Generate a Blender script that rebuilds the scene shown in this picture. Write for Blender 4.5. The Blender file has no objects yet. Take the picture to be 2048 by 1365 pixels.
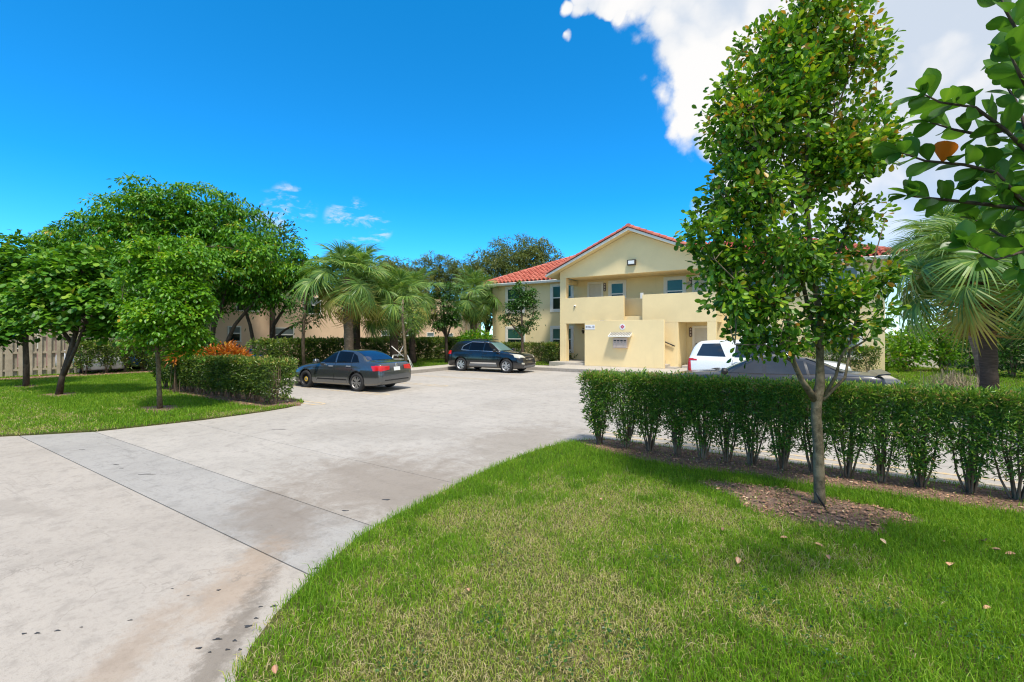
import bpy, bmesh, math, random
import numpy as np
from mathutils import Vector, Matrix
from mathutils.bvhtree import BVHTree
R = math.radians
rng = np.random.default_rng(7)
random.seed(7)
scene = bpy.context.scene
COL = scene.collection

# ------------------------------------------------------------------ camera
FPX, HOR, CAMH, YAW = 905.0, 669.0, 2.02, R(32.7)
cd = bpy.data.cameras.new('camera'); cam = bpy.data.objects.new('camera', cd); COL.objects.link(cam)
cam.location = (0, 0, CAMH); cam.rotation_euler = (R(90), 0, YAW)
cd.sensor_width = 36; cd.lens = FPX / 2048 * 36; cd.shift_y = -(682.5 - HOR) / 2048
cd.clip_start = 0.05; cd.clip_end = 3000
scene.camera = cam
# ------------------------------------------------------------------ light
SUN_EL, SUN_A, SUN_B = R(64), 0.74, 0.67          # towards +x (right end of the lot) and -y (street)
n_ = math.hypot(SUN_A, SUN_B)
sdir = Vector((SUN_A / n_ * math.cos(SUN_EL), -SUN_B / n_ * math.cos(SUN_EL), math.sin(SUN_EL)))
sl = bpy.data.lights.new('sun', 'SUN'); sl.energy = 3.1; sl.angle = R(8); sl.color = (1, 0.94, 0.83)
so = bpy.data.objects.new('sun', sl); COL.objects.link(so)
so.rotation_euler = sdir.to_track_quat('Z', 'Y').to_euler()
so.location = (0, 0, 60)
scene.view_settings.view_transform = 'Standard'; scene.view_settings.look = 'None'
scene.view_settings.exposure = 0.62; scene.view_settings.gamma = 1.0
scene.view_settings.use_curve_mapping = False
scene.cycles.max_bounces = 8; scene.cycles.transparent_max_bounces = 8
scene.cycles.use_denoising = True; scene.cycles.filter_width = 1.15

def camdir(px, py):
    u = (px - 1024) / FPX; v = (HOR - py) / FPX
    c, s = math.cos(YAW), math.sin(YAW)
    return Vector((u * c - s, u * s + c, v))
def at(px, py, depth):
    d = camdir(px, py); return Vector((d.x * depth, d.y * depth, CAMH + d.z * depth))

world = bpy.data.worlds.new('World'); scene.world = world; world.use_nodes = True
world.cycles.sampling_method = 'MANUAL'; world.cycles.sample_map_resolution = 1024
def build_world():
    nt = world.node_tree; N = nt.nodes; L = nt.links; N.clear()
    def nd(t, **k):
        n = N.new(t)
        for a, b in k.items(): setattr(n, a, b)
        return n
    def math_(op, a, b=None, c=None, clamp=False):
        n = nd('ShaderNodeMath', operation=op, use_clamp=clamp)
        for i, v in enumerate((a, b, c)):
            if v is None: continue
            if isinstance(v, (int, float)): n.inputs[i].default_value = v
            else: L.new(v, n.inputs[i])
        return n.outputs[0]
    def dot(vec, d):
        n = nd('ShaderNodeVectorMath', operation='DOT_PRODUCT'); L.new(vec, n.inputs[0]); n.inputs[1].default_value = d
        return n.outputs['Value']
    def mapr(v, a, b, c=0, d=1):
        n = nd('ShaderNodeMapRange', interpolation_type='SMOOTHSTEP'); L.new(v, n.inputs[0])
        for i, q in enumerate((a, b, c, d)): n.inputs[i + 1].default_value = q
        return n.outputs[0]
    def mix(f, a, b):
        n = nd('ShaderNodeMix', data_type='RGBA'); L.new(f, n.inputs[0])
        for i, v in ((6, a), (7, b)):
            if isinstance(v, tuple): n.inputs[i].default_value = (*v, 1)
            else: L.new(v, n.inputs[i])
        return n.outputs[2]
    def noise(vec, scale, det=6, rough=.55, dist=0.0, lac=2.0):
        n = nd('ShaderNodeTexNoise'); L.new(vec, n.inputs['Vector'])
        n.inputs['Scale'].default_value = scale; n.inputs['Detail'].default_value = det
        n.inputs['Roughness'].default_value = rough; n.inputs['Distortion'].default_value = dist
        return n.outputs['Fac']
    sky = nd('ShaderNodeTexSky', sky_type='NISHITA'); sky.sun_disc = False
    sky.sun_elevation = SUN_EL; sky.sun_rotation = math.atan2(SUN_A, -SUN_B)
    sky.air_density = 0.8; sky.dust_density = 0.0; sky.ozone_density = 3.0; sky.altitude = 0
    hs = nd('ShaderNodeHueSaturation'); hs.inputs['Hue'].default_value = 0.489
    hs.inputs['Saturation'].default_value = 1.30; hs.inputs['Value'].default_value = 10.2
    gm = nd('ShaderNodeGamma'); gm.inputs[1].default_value = 1.12
    sc1 = nd('ShaderNodeMix', data_type='RGBA', blend_type='MULTIPLY'); sc1.inputs[0].default_value = 1; L.new(sky.outputs[0], sc1.inputs[6]); sc1.inputs[7].default_value = (.2, .2, .2, 1)
    L.new(sc1.outputs[2], gm.inputs[0]); L.new(gm.outputs[0], hs.inputs['Color'])
    vec = nd('ShaderNodeTexCoord').outputs['Generated']
    rp = nd('ShaderNodeValToRGB'); L.new(dot(vec, (0, 0, 1)), rp.inputs[0]); rp.color_ramp.elements[0].color = (.46, .74, .92, 1); rp.color_ramp.elements[1].color = (.80, 1, 1, 1); rp.color_ramp.elements[1].position = .62
    e_ = rp.color_ramp.elements.new(.28); e_.color = (.28, .82, .95, 1)
    sk = nd('ShaderNodeMix', data_type='RGBA', blend_type='MULTIPLY'); sk.inputs[0].default_value = 1; L.new(hs.outputs[0], sk.inputs[6]); L.new(rp.outputs[0], sk.inputs[7])
    # the big cumulus bank that fills the right-hand half of the sky
    P1, P2 = camdir(1240, 80).normalized(), camdir(1385, 395).normalized()
    nrm = P1.cross(P2).normalized()
    if nrm.dot(camdir(1700, 200)) < 0: nrm = -nrm
    side = dot(vec, tuple(nrm))
    n1 = noise(vec, 3.6, 2, .5); n2 = noise(vec, 8, 9, .64, .12)
    e = math_('ADD', side, math_('MULTIPLY', math_('SUBTRACT', n1, .5), .17))
    dv = nd('ShaderNodeVectorMath', operation='MULTIPLY_ADD'); nc = nd('ShaderNodeTexNoise'); L.new(vec, nc.inputs['Vector']); nc.inputs['Scale'].default_value = 9; nc.inputs['Detail'].default_value = 5
    L.new(nc.outputs['Color'], dv.inputs[0]); dv.inputs[1].default_value = (.09, .09, .09); L.new(vec, dv.inputs[2])
    puff = None
    for sc_, wt in ((6, .48), (14, .32), (31, .20)):
        vo = nd('ShaderNodeTexVoronoi', feature='F1'); L.new(dv.outputs[0], vo.inputs['Vector']); vo.inputs['Scale'].default_value = sc_
        q = math_('MULTIPLY', math_('SUBTRACT', 1.0, vo.outputs['Distance']), wt); puff = q if puff is None else math_('ADD', puff, q)
    e = math_('ADD', e, math_('MULTIPLY', math_('SUBTRACT', puff, .56), .24))
    e = math_('ADD', e, math_('MULTIPLY', math_('SUBTRACT', n2, .5), .15))
    m = mapr(e, -.004, 0.055)
    # low on the right the bank thins into bright haze
    low = mapr(dot(vec, (0, 0, 1)), .02, .36)
    low = math_('ADD', math_('MULTIPLY', low, .42), .58)
    # cloud colour : brilliant rim, lilac-blue belly further in
    n3 = noise(vec, 4.2, 6, .60, .3)
    depth = mapr(side, .10, .36)
    g = math_('ADD', math_('MULTIPLY', depth, .42), math_('MULTIPLY', math_('SUBTRACT', n3, .5), 1.1))
    g = math_('ADD', g, math_('MULTIPLY', math_('SUBTRACT', .60, puff), 1.6))
    belly = mapr(g, .0, .60)
    ccol = mix(belly, (6.5, 6.45, 6.4), (4.2, 4.75, 5.55))
    # thin wisps over the palms, a scrap of cloud at the top
    w = None
    for (px_, py_, w0, w1) in ((585, 412, .9988, .99965), (700, 444, .9985, .9996), (745, 452, .9990, .9997), (545, 430, .9988, .9998)):
        d = camdir(px_, py_).normalized()
        k = mapr(dot(vec, tuple(d)), w0, w1)
        w = k if w is None else math_('MAXIMUM', w, k)
    mp = nd('ShaderNodeMapping'); L.new(vec, mp.inputs[0]); mp.inputs['Scale'].default_value = (1, 1, 2.6)
    mp.inputs['Rotation'].default_value = (R(14), 0, 0)
    wn = mapr(noise(mp.outputs[0], 16, 9, .62, .3), .50, .70)
    w = math_('MULTIPLY', math_('MULTIPLY', w, wn), .75)
    d = camdir(1190, -26).normalized()
    e2 = math_('ADD', dot(vec, tuple(d)), math_('MULTIPLY', math_('SUBTRACT', puff, .56), .012))
    top = mapr(e2, .9974, .9984)
    m2 = math_('MAXIMUM', math_('MULTIPLY', m, low), top)
    c1 = mix(math_('MINIMUM', m2, 1.0), sk.outputs[2], ccol)
    c2 = mix(w, c1, (5.6, 5.8, 6.0))
    bg = nd('ShaderNodeBackground'); bg.inputs['Strength'].default_value = 0.1
    L.new(c2, bg.inputs['Color'])
    out = nd('ShaderNodeOutputWorld'); L.new(bg.outputs[0], out.inputs[0])
build_world()

# ------------------------------------------------------------------ materials
MATS = {}
class NT:
    def __init__(s, name):
        s.m = bpy.data.materials.new(name); s.m.use_nodes = True
        s.t = s.m.node_tree; s.N = s.t.nodes; s.L = s.t.links
        s.b = s.N['Principled BSDF']; s.out = s.N['Material Output']
        MATS[name] = s.m
    def n(s, t, **k):
        x = s.N.new(t)
        for a, b in k.items(): setattr(x, a, b)
        return x
    def pos(s, scale=(1, 1, 1), rot=(0, 0, 0), obj=False):
        if obj: v = s.n('ShaderNodeTexCoord').outputs['Object']
        else: v = s.n('ShaderNodeNewGeometry').outputs['Position']
        mp = s.n('ShaderNodeMapping'); s.L.new(v, mp.inputs[0]); mp.inputs['Scale'].default_value = scale; mp.inputs['Rotation'].default_value = rot
        return mp.outputs[0]
    def noise(s, vec, scale, det=4, rough=.55, dist=0):
        x = s.n('ShaderNodeTexNoise'); s.L.new(vec, x.inputs['Vector'])
        x.inputs['Scale'].default_value = scale; x.inputs['Detail'].default_value = det
        x.inputs['Roughness'].default_value = rough; x.inputs['Distortion'].default_value = dist
        return x.outputs['Fac']
    def ramp(s, v, stops):
        x = s.n('ShaderNodeValToRGB'); s.L.new(v, x.inputs[0]); e = x.color_ramp.elements
        while len(e) < len(stops): e.new(.5)
        for i, (p, c) in enumerate(stops):
            e[i].position = p; e[i].color = (*c, 1) if isinstance(c, tuple) else (c, c, c, 1)
        return x.outputs[0]
    def mix(s, f, a, b, mode='MIX'):
        x = s.n('ShaderNodeMix', data_type='RGBA', blend_type=mode)
        if isinstance(f, (int, float)): x.inputs[0].default_value = f
        else: s.L.new(f, x.inputs[0])
        for i, v in ((6, a), (7, b)):
            if isinstance(v, tuple): x.inputs[i].default_value = (*v, 1)
            else: s.L.new(v, x.inputs[i])
        return x.outputs[2]
    def math(s, op, a, b=0.0, clamp=False):
        x = s.n('ShaderNodeMath', operation=op, use_clamp=clamp)
        for i, v in enumerate((a, b)):
            if isinstance(v, (int, float)): x.inputs[i].default_value = v
            else: s.L.new(v, x.inputs[i])
        return x.outputs[0]
    def mapr(s, v, a, b, c=0.0, d=1.0):
        x = s.n('ShaderNodeMapRange', interpolation_type='SMOOTHSTEP'); s.L.new(v, x.inputs[0])
        for i, q in enumerate((a, b, c, d)): x.inputs[i + 1].default_value = q
        return x.outputs[0]
    def attr(s, name):
        return s.n('ShaderNodeAttribute', attribute_name=name).outputs['Fac']
    def color(s, c):
        if isinstance(c, tuple): s.b.inputs['Base Color'].default_value = (*c, 1)
        else: s.L.new(c, s.b.inputs['Base Color'])
    def set(s, **k):
        for a, v in k.items():
            i = s.b.inputs[a.replace('_', ' ')]
            if isinstance(v, (int, float, tuple)): i.default_value = v
            else: s.L.new(v, i)
    def bump(s, h, strength=.3, dist=.02):
        x = s.n('ShaderNodeBump'); s.L.new(h, x.inputs['Height']); x.inputs['Strength'].default_value = strength
        x.inputs['Distance'].default_value = dist; s.L.new(x.outputs[0], s.b.inputs['Normal'])

def plain(name, col, rough=.6, metal=0.0, var=.12, scale=3.0, spec=.5, bump=0.0, coat=0.0):
    t = NT(name); v = t.pos()
    a = t.noise(v, scale, 5, .6)
    lo = tuple(max(0, c * (1 - var)) for c in col); hi = tuple(min(1, c * (1 + var)) for c in col)
    t.color(t.ramp(a, [(.3, lo), (.7, hi)]))
    t.set(Roughness=rough, Metallic=metal, Specular_IOR_Level=spec, Coat_Weight=coat)
    if coat: t.b.inputs['Coat Roughness'].default_value = .04
    if bump: t.bump(t.noise(v, scale * 25, 3), bump, .01)
    return t.m

def leafmat(name, stops, trans=.35, rough=.42, spec=.45):
    """leaf: colour differs from leaf to leaf (attribute lv), light passes through"""
    t = NT(name)
    lv = t.attr('lv')
    c = t.ramp(lv, stops)
    t.color(c); t.set(Roughness=rough, Specular_IOR_Level=spec)
    tr = t.n('ShaderNodeBsdfTranslucent')
    t.L.new(t.mix(.55, c, t.mix(1.0, c, (1.9, 1.7, .5), 'MULTIPLY')), tr.inputs[0])
    mx = t.n('ShaderNodeMixShader'); mx.inputs[0].default_value = trans
    t.L.new(t.b.outputs[0], mx.inputs[1]); t.L.new(tr.outputs[0], mx.inputs[2]); t.L.new(mx.outputs[0], t.out.inputs[0])
    return t.m

# ------------------------------------------------------------------ object helpers
def tag(o, label=None, cat=None, group=None, kind=None):
    if label: o['label'] = label
    if cat: o['category'] = cat
    if group: o['group'] = group
    if kind: o['kind'] = kind
    return o
ROOTM = {}
def empty(name, loc=(0, 0, 0), rz=0.0, label=None, cat=None, group=None, kind=None):
    o = bpy.data.objects.new(name, None); COL.objects.link(o)
    o.empty_display_size = .2
    o.location = loc; o.rotation_euler = (0, 0, rz)
    ROOTM[o.name] = Matrix.Translation(Vector(loc)) @ Matrix.Rotation(rz, 4, 'Z')
    return tag(o, label, cat, group, kind)
def rootmat(o):
    while o.parent is not None: o = o.parent
    return ROOTM.get(o.name, Matrix.Identity(4))
def link(name, me, mats, parent=None):
    o = bpy.data.objects.new(name, me); COL.objects.link(o)
    if mats is not None and not me.materials:
        for m in (mats if isinstance(mats, (list, tuple)) else [mats]): me.materials.append(MATS[m] if isinstance(m, str) else m)
    if parent is not None: o.parent = parent
    return o
def inst(name, me, M, parent=None):
    """one more object that shares mesh data, at world matrix M under a root or a part of it"""
    o = bpy.data.objects.new(name, me); COL.objects.link(o)
    if parent is not None:
        o.parent = parent; o.matrix_local = rootmat(parent).inverted() @ M
    else: o.matrix_world = M
    return o
def np_mesh(name, V, faces, lv=None, smooth=False):
    """V (n,3); faces: list of (m,k) int arrays; lv: value per vertex"""
    me = bpy.data.meshes.new(name)
    V = np.asarray(V, dtype=np.float32)
    me.vertices.add(len(V)); me.vertices.foreach_set('co', V.ravel())
    idx = np.concatenate([np.asarray(f, dtype=np.int32).ravel() for f in faces])
    sizes = np.concatenate([np.full(len(f), np.asarray(f).shape[1], dtype=np.int32) for f in faces])
    starts = np.concatenate([[0], np.cumsum(sizes)[:-1]]).astype(np.int32)
    me.loops.add(len(idx)); me.loops.foreach_set('vertex_index', idx)
    me.polygons.add(len(sizes)); me.polygons.foreach_set('loop_start', starts)
    me.polygons.foreach_set('use_smooth', np.full(len(sizes), smooth, dtype=bool))
    if lv is not None:
        a = me.attributes.new('lv', 'FLOAT', 'POINT'); a.data.foreach_set('value', np.asarray(lv, dtype=np.float32))
    me.update(calc_edges=True); me.validate()
    return me
class MB:
    def __init__(s): s.v = []; s.f = []; s.mi = []; s.cur = 0
    def add(s, vs, fs):
        o = len(s.v); s.v += [tuple(v) for v in vs]; s.f += [tuple(i + o for i in f) for f in fs]; s.mi += [s.cur] * len(fs); return s
    def box(s, x0, x1, y0, y1, z0, z1):
        return s.add([(x0, y0, z0), (x1, y0, z0), (x1, y1, z0), (x0, y1, z0), (x0, y0, z1), (x1, y0, z1), (x1, y1, z1), (x0, y1, z1)],
                     [(0, 3, 2, 1), (4, 5, 6, 7), (0, 1, 5, 4), (1, 2, 6, 5), (2, 3, 7, 6), (3, 0, 4, 7)])
    def prism(s, poly, z0, z1, axis='z'):
        """2-D polygon extruded: axis z -> (x,y), axis y -> (x,z), axis x -> (y,z)"""
        def p(a, b, h): return (a, b, h) if axis == 'z' else ((a, h, b) if axis == 'y' else (h, a, b))
        n = len(poly)
        vs = [p(a, b, z0) for a, b in poly] + [p(a, b, z1) for a, b in poly]
        fs = [tuple(range(n))[::-1], tuple(range(n, 2 * n))] + [(i, (i + 1) % n, n + (i + 1) % n, n + i) for i in range(n)]
        return s.add(vs, fs)
    def tube(s, pts, rad, n=8, cap=True):
        pts = [Vector(p) for p in pts]; k = len(pts)
        if isinstance(rad, (int, float)): rad = [rad] * k
        vs = []; up = Vector((.123, .2, 1)).normalized()
        for i, p in enumerate(pts):
            d = (pts[min(i + 1, k - 1)] - pts[max(i - 1, 0)]).normalized()
            a = d.cross(up)
            if a.length < .05: a = d.cross(Vector((1, .1, 0)))
            a.normalize(); b = d.cross(a)
            for j in range(n):
                t = 2 * math.pi * j / n
                vs.append(p + (a * math.cos(t) + b * math.sin(t)) * rad[i])
        fs = [(i * n + j, i * n + (j + 1) % n, (i + 1) * n + (j + 1) % n, (i + 1) * n + j) for i in range(k - 1) for j in range(n)]
        if cap: fs += [tuple(range(n))[::-1], tuple(range((k - 1) * n, k * n))]
        return s.add(vs, fs)
    def lathe(s, prof, M=Matrix.Identity(4), n=24):
        """prof: (radius, height) pairs about local z"""
        vs = []; k = len(prof)
        for r, h in prof:
            for j in range(n):
                t = 2 * math.pi * j / n; vs.append(M @ Vector((r * math.cos(t), r * math.sin(t), h)))
        fs = [(i * n + j, i * n + (j + 1) % n, (i + 1) * n + (j + 1) % n, (i + 1) * n + j) for i in range(k - 1) for j in range(n)]
        return s.add(vs, fs)
    def grid(s, P):
        """P: rows of points"""
        r, c = len(P), len(P[0])
        return s.add([p for row in P for p in row], [(i * c + j, i * c + j + 1, (i + 1) * c + j + 1, (i + 1) * c + j) for i in range(r - 1) for j in range(c - 1)])
    def mesh(s, name, smooth=False, bevel=0.0, M=None):
        me = bpy.data.meshes.new(name)
        vs = s.v if M is None else [M @ Vector(v) for v in s.v]
        me.from_pydata([tuple(v) for v in vs], [], s.f)
        if any(s.mi): me.polygons.foreach_set('material_index', s.mi)
        bm = bmesh.new(); bm.from_mesh(me)
        if bevel:
            bmesh.ops.remove_doubles(bm, verts=bm.verts, dist=1e-5)
            es = [e for e in bm.edges if len(e.link_faces) == 2 and e.calc_face_angle(0) > .6]
            bmesh.ops.bevel(bm, geom=es, offset=bevel, segments=2, affect='EDGES', profile=.6)
        bmesh.ops.recalc_face_normals(bm, faces=bm.faces)
        bm.to_mesh(me); bm.free()
        if smooth: me.polygons.foreach_set('use_smooth', [True] * len(me.polygons))
        me.update(); return me
    def build(s, name, mat, parent=None, smooth=False, bevel=0.0, local=False):
        M = None
        if parent is not None and not local: M = rootmat(parent).inverted()
        return link(name, s.mesh(name, smooth, bevel, M), mat, parent)

# ------------------------------------------------------------------ foliage helpers (vectorised)
def unit(a): return a / np.maximum(np.linalg.norm(a, axis=1, keepdims=True), 1e-6)
LEAF4 = (np.array([(0, 0, 0), (.45, .5, .10), (1, 0, -.06), (.45, -.5, .10)]), [np.array([(0, 3, 2), (0, 2, 1)])])
LEAF8 = (np.array([(0, 0, 0), (.22, .27, .05), (.55, .5, .09), (.86, .36, .05), (1, 0, -.02), (.86, -.36, .05), (.55, -.5, .09), (.22, -.27, .05), (.5, 0, 0)]),
         [np.array([(0, 8, 1), (1, 8, 2), (2, 8, 3), (3, 8, 4), (4, 8, 5), (5, 8, 6), (6, 8, 7), (7, 8, 0)])])
LEAFL = (np.array([(0, 0, 0), (.35, .5, .04), (.7, .42, 0), (1, 0, -.12), (.7, -.42, 0), (.35, -.5, .04)]), [np.array([(0, 1, 2, 3), (0, 3, 4, 5)])])
def scatter(tpl, P, A, Nn, size, width, lv):
    """place a leaf template at every point: P root, A axis, Nn normal, size length, width/length"""
    T, F = tpl; n = len(P)
    A = unit(A); Y = unit(np.cross(Nn, A)); Z = np.cross(A, Y)
    size = np.broadcast_to(size, (n,)); width = np.broadcast_to(width, (n,))
    V = (P[:, None, :] + A[:, None, :] * (T[None, :, 0, None] * size[:, None, None])
         + Y[:, None, :] * (T[None, :, 1, None] * (size * width)[:, None, None])
         + Z[:, None, :] * (T[None, :, 2, None] * size[:, None, None]))
    k = len(T); off = (np.arange(n) * k)[:, None, None]
    faces = [(f[None] + off).reshape(-1, f.shape[1]) for f in F]
    return V.reshape(-1, 3), faces, np.repeat(lv, k)
def rand_unit(n):
    return unit(rng.normal(size=(n, 3)))
def lobe_points(lobes, n, shell=.55, zmin=None):
    """points inside a set of ellipsoids, thicker towards their skins"""
    L = np.array(lobes, float); w = (L[:, 3] * L[:, 4] * L[:, 5]) ** .67; w /= w.sum()
    i = rng.choice(len(L), n, p=w); d = rand_unit(n)
    r = shell + (1 - shell) * rng.random(n) ** .8
    r = np.where(rng.random(n) < .15, rng.random(n) * shell, r)
    P = L[i, :3] + d * L[i, 3:] * r[:, None]
    O = unit(d / L[i, 3:])
    if zmin is not None:
        k = P[:, 2] > zmin; P, O = P[k], O[k]
    return P, O
def leaves(centers, outs, per, spread, size, tpl=LEAF4, width=.5, up=.5, outw=.5, rnd=.7, svar=.3, droop=0.0, shade=None, lvgrad=None):
    n = len(centers) * per
    C = np.repeat(centers, per, 0); O = np.repeat(outs, per, 0)
    off = rng.normal(size=(n, 3)) * spread
    P = C + off
    d = unit(off + O * spread * .6)
    A = unit(d * .7 + O * .3 + rand_unit(n) * .5 + np.array([0, 0, -droop]))
    Nn = unit(np.array([0, 0, 1.]) * up + O * outw + rand_unit(n) * rnd)
    sz = size * (1 + svar * (rng.random(n) * 2 - 1))
    lv = np.clip(rng.normal(.5, .2, n) + np.repeat(rng.normal(0, .1, len(centers)), per), 0, 1)
    return scatter(tpl, P, A, Nn, sz, width, lv)
def foliage(name, parts, mat, parent, stuff=False):
    """join several scatter() results into one mesh object"""
    V = []; Fs = {}; LV = []; o = 0
    for v, fs, lv in parts:
        for f in fs: Fs.setdefault(f.shape[1], []).append(f + o)
        V.append(v); LV.append(lv); o += len(v)
    V = np.concatenate(V)
    if parent is not None:
        Mi = np.array(rootmat(parent).inverted()); V = V @ Mi[:3, :3].T + Mi[:3, 3]
    me = np_mesh(name, V, [np.concatenate(x) for x in Fs.values()], np.concatenate(LV))
    ob = link(name, me, mat, parent)
    if stuff: ob['kind'] = 'stuff'
    return ob
def in_poly(P, poly):
    x, y = P[:, 0], P[:, 1]; ins = np.zeros(len(P), bool); n = len(poly)
    for i in range(n):
        x0, y0 = poly[i]; x1, y1 = poly[(i + 1) % n]
        c = ((y0 > y) != (y1 > y)) & (x < (x1 - x0) * (y - y0) / (y1 - y0 + 1e-12) + x0)
        ins ^= c
    return ins
def vnoise(P, scale, seed=0, octaves=3):
    """cheap smooth value noise on xy for patchiness"""
    r = np.random.default_rng(seed); out = np.zeros(len(P)); amp = 1; tot = 0
    for o in range(octaves):
        g = r.random((64, 64)); q = P[:, :2] * scale * 2 ** o + 100
        i = np.floor(q).astype(int); f = q - i; f = f * f * (3 - 2 * f)
        a = g[i[:, 0] % 64, i[:, 1] % 64]; b = g[(i[:, 0] + 1) % 64, i[:, 1] % 64]
        c = g[i[:, 0] % 64, (i[:, 1] + 1) % 64]; d = g[(i[:, 0] + 1) % 64, (i[:, 1] + 1) % 64]
        out += amp * ((a * (1 - f[:, 0]) + b * f[:, 0]) * (1 - f[:, 1]) + (c * (1 - f[:, 0]) + d * f[:, 0]) * f[:, 1]); tot += amp; amp *= .5
    return out / tot
# ------------------------------------------------------------------ material library
def concrete(name, col, grime=.5, rust=False, scuff=True):
    t = NT(name); v = t.pos()
    k = lambda f: tuple(min(1, x * f) for x in col)
    a = t.noise(v, .5, 8, .66, .5); b = t.noise(v, 4.5, 9, .70, .3); f = t.noise(v, 130, 3, .6); g = t.noise(v, 22, 6, .7)
    c = t.ramp(a, [(.28, k(.84)), (.5, k(1.0)), (.75, k(1.10))])
    c = t.mix(t.mapr(b, .47, .68, 0, .55), c, k(.66))
    c = t.mix(t.mapr(g, .50, .68, 0, .45), c, k(.60))
    c = t.mix(t.mapr(f, .50, .70, 0, .45), c, k(.58)); c = t.mix(t.mapr(f, .40, .28, 0, .35), c, k(1.25))
    if scuff:      # rubber left by turning tyres
        for (sx, sy, rz, sc, lo, hi, am) in ((.35, 3.6, 20, .9, .56, .70, .40), (.3, 4.5, 34, 1.5, .60, .70, .42), (2.4, .4, -30, 1.2, .60, .72, .30), (.25, 6, 12, 2.0, .62, .70, .35)):
            s1 = t.noise(t.pos((sx, sy, 1), (0, 0, R(rz))), sc, 10, .74, 1.1)
            c = t.mix(t.mapr(s1, lo, hi, 0, am), c, k(.44))
    def blob(x, y, rx, ry, col2, amt, rz=0.0, ns=1.6):
        nonlocal c
        mp = t.n('ShaderNodeMapping'); gm = t.n('ShaderNodeNewGeometry'); mp.vector_type = 'TEXTURE'
        mp.inputs['Location'].default_value = (x, y, 0); mp.inputs['Scale'].default_value = (rx, ry, 50); mp.inputs['Rotation'].default_value = (0, 0, rz)
        t.L.new(gm.outputs['Position'], mp.inputs[0])
        ln = t.n('ShaderNodeVectorMath', operation='LENGTH'); t.L.new(mp.outputs[0], ln.inputs[0])
        d = t.math('ADD', ln.outputs['Value'], t.math('MULTIPLY', t.math('SUBTRACT', t.noise(v, ns, 10, .76, .4), .5), 2.2))
        c = t.mix(t.mapr(d, .25, 1.05, amt, 0), c, col2)
    if rust:
        blob(-4.7, 4.3, 2.3, 1.8, (.20, .16, .125), .60, 0, 2.2)
        blob(-4.9, 2.8, 1.4, .6, (.21, .17, .135), .6, R(-20), 3)
        blob(-4.5, 7.4, 1.4, 2.4, (.22, .185, .15), .5, 0, 2)
        blob(-7.5, 6.5, 2.5, 1.2, (.27, .245, .215), .4, R(20), 1.2)
        blob(-3.9, 1.95, 1.0, .30, (.34, .24, .16), .5, R(-48), 5)
        blob(-3.45, .95, 1.3, .22, (.30, .21, .14), .42, R(-46), 7)
        blob(-3.02, 1.33, 1.7, .15, (.13, .105, .08), .6, R(-46), 12)
        blob(-5.15, .72, .11, .08, (.42, .22, .09), .7, 0, 9)
        blob(-8.0, 1.2, 1.6, .25, (.30, .265, .23), .5, R(18), 4)
    # tar and dirt flecks
    for (sc, th, am, nz) in ((2.6, .05, .7, .9), (6.5, .075, .6, 1.4), (15, .10, .5, 2.2)):
        vo = t.n('ShaderNodeTexVoronoi', feature='F1'); t.L.new(t.pos((1, 1.7, 1), (0, 0, R(20))), vo.inputs['Vector']); vo.inputs['Scale'].default_value = sc
        sp = t.math('ADD', vo.outputs['Distance'], t.math('MULTIPLY', t.noise(v, 24, 4), .10))
        gate = t.mapr(t.noise(v, nz, 3), .50, .60)
        c = t.mix(t.math('MULTIPLY', t.mapr(sp, th, th + .02, am, 0), gate), c, (.04, .038, .036))
    # hairline cracks
    vc = t.n('ShaderNodeTexVoronoi', feature='DISTANCE_TO_EDGE'); mv = t.n('ShaderNodeVectorMath', operation='ADD'); cn = t.n('ShaderNodeTexNoise'); t.L.new(v, cn.inputs['Vector']); cn.inputs['Scale'].default_value = 2.0; cn.inputs['Detail'].default_value = 6
    t.L.new(v, mv.inputs[0]); t.L.new(cn.outputs['Color'], mv.inputs[1]); t.L.new(mv.outputs[0], vc.inputs['Vector']); vc.inputs['Scale'].default_value = .32
    c = t.mix(t.math('MULTIPLY', t.mapr(vc.outputs['Distance'], .0008, .0022, .4, 0), t.mapr(t.noise(v, .4, 2), .52, .60)), c, k(.45))
    t.color(c); t.set(Roughness=.88, Specular_IOR_Level=.25)
    t.bump(t.math('ADD', f, t.math('MULTIPLY', b, 2)), .30, .006)
    return t.m
concrete('concrete_apron', (.41, .366, .322), rust=True)
concrete('concrete_band', (.365, .345, .323), rust=True)
concrete('concrete_lot', (.425, .39, .352), rust=True)
concrete('concrete_lot2', (.44, .405, .368), rust=True)
concrete('concrete_walk', (.50, .455, .395), scuff=False)
concrete('concrete_kerb', (.36, .325, .285), scuff=False)
plain('tar', (.045, .044, .045), .7, var=.4)
plain('joint_soil', (.035, .03, .024), .95, var=.5, scale=9)
def soilmat():
    t = NT('lawn_soil'); v = t.pos()
    a = t.noise(v, 1.4, 5, .6); b = t.noise(v, 40, 4, .7)
    c = t.ramp(a, [(.3, (.055, .075, .018)), (.55, (.10, .10, .035)), (.8, (.19, .15, .085))])
    c = t.mix(t.mapr(b, .4, .7, 0, .6), c, (.035, .035, .015)); t.color(c); t.set(Roughness=.95, Specular_IOR_Level=.1)
    t.bump(b, .6, .03)
soilmat()
def farground():
    t = NT('far_grass'); v = t.pos()
    c = t.ramp(t.noise(v, .25, 6, .65), [(.3, (.05, .085, .02)), (.7, (.10, .15, .035))]); t.color(c); t.set(Roughness=.95, Specular_IOR_Level=.1)
    t.bump(t.noise(v, 18, 4), .5, .05)
farground()
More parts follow.
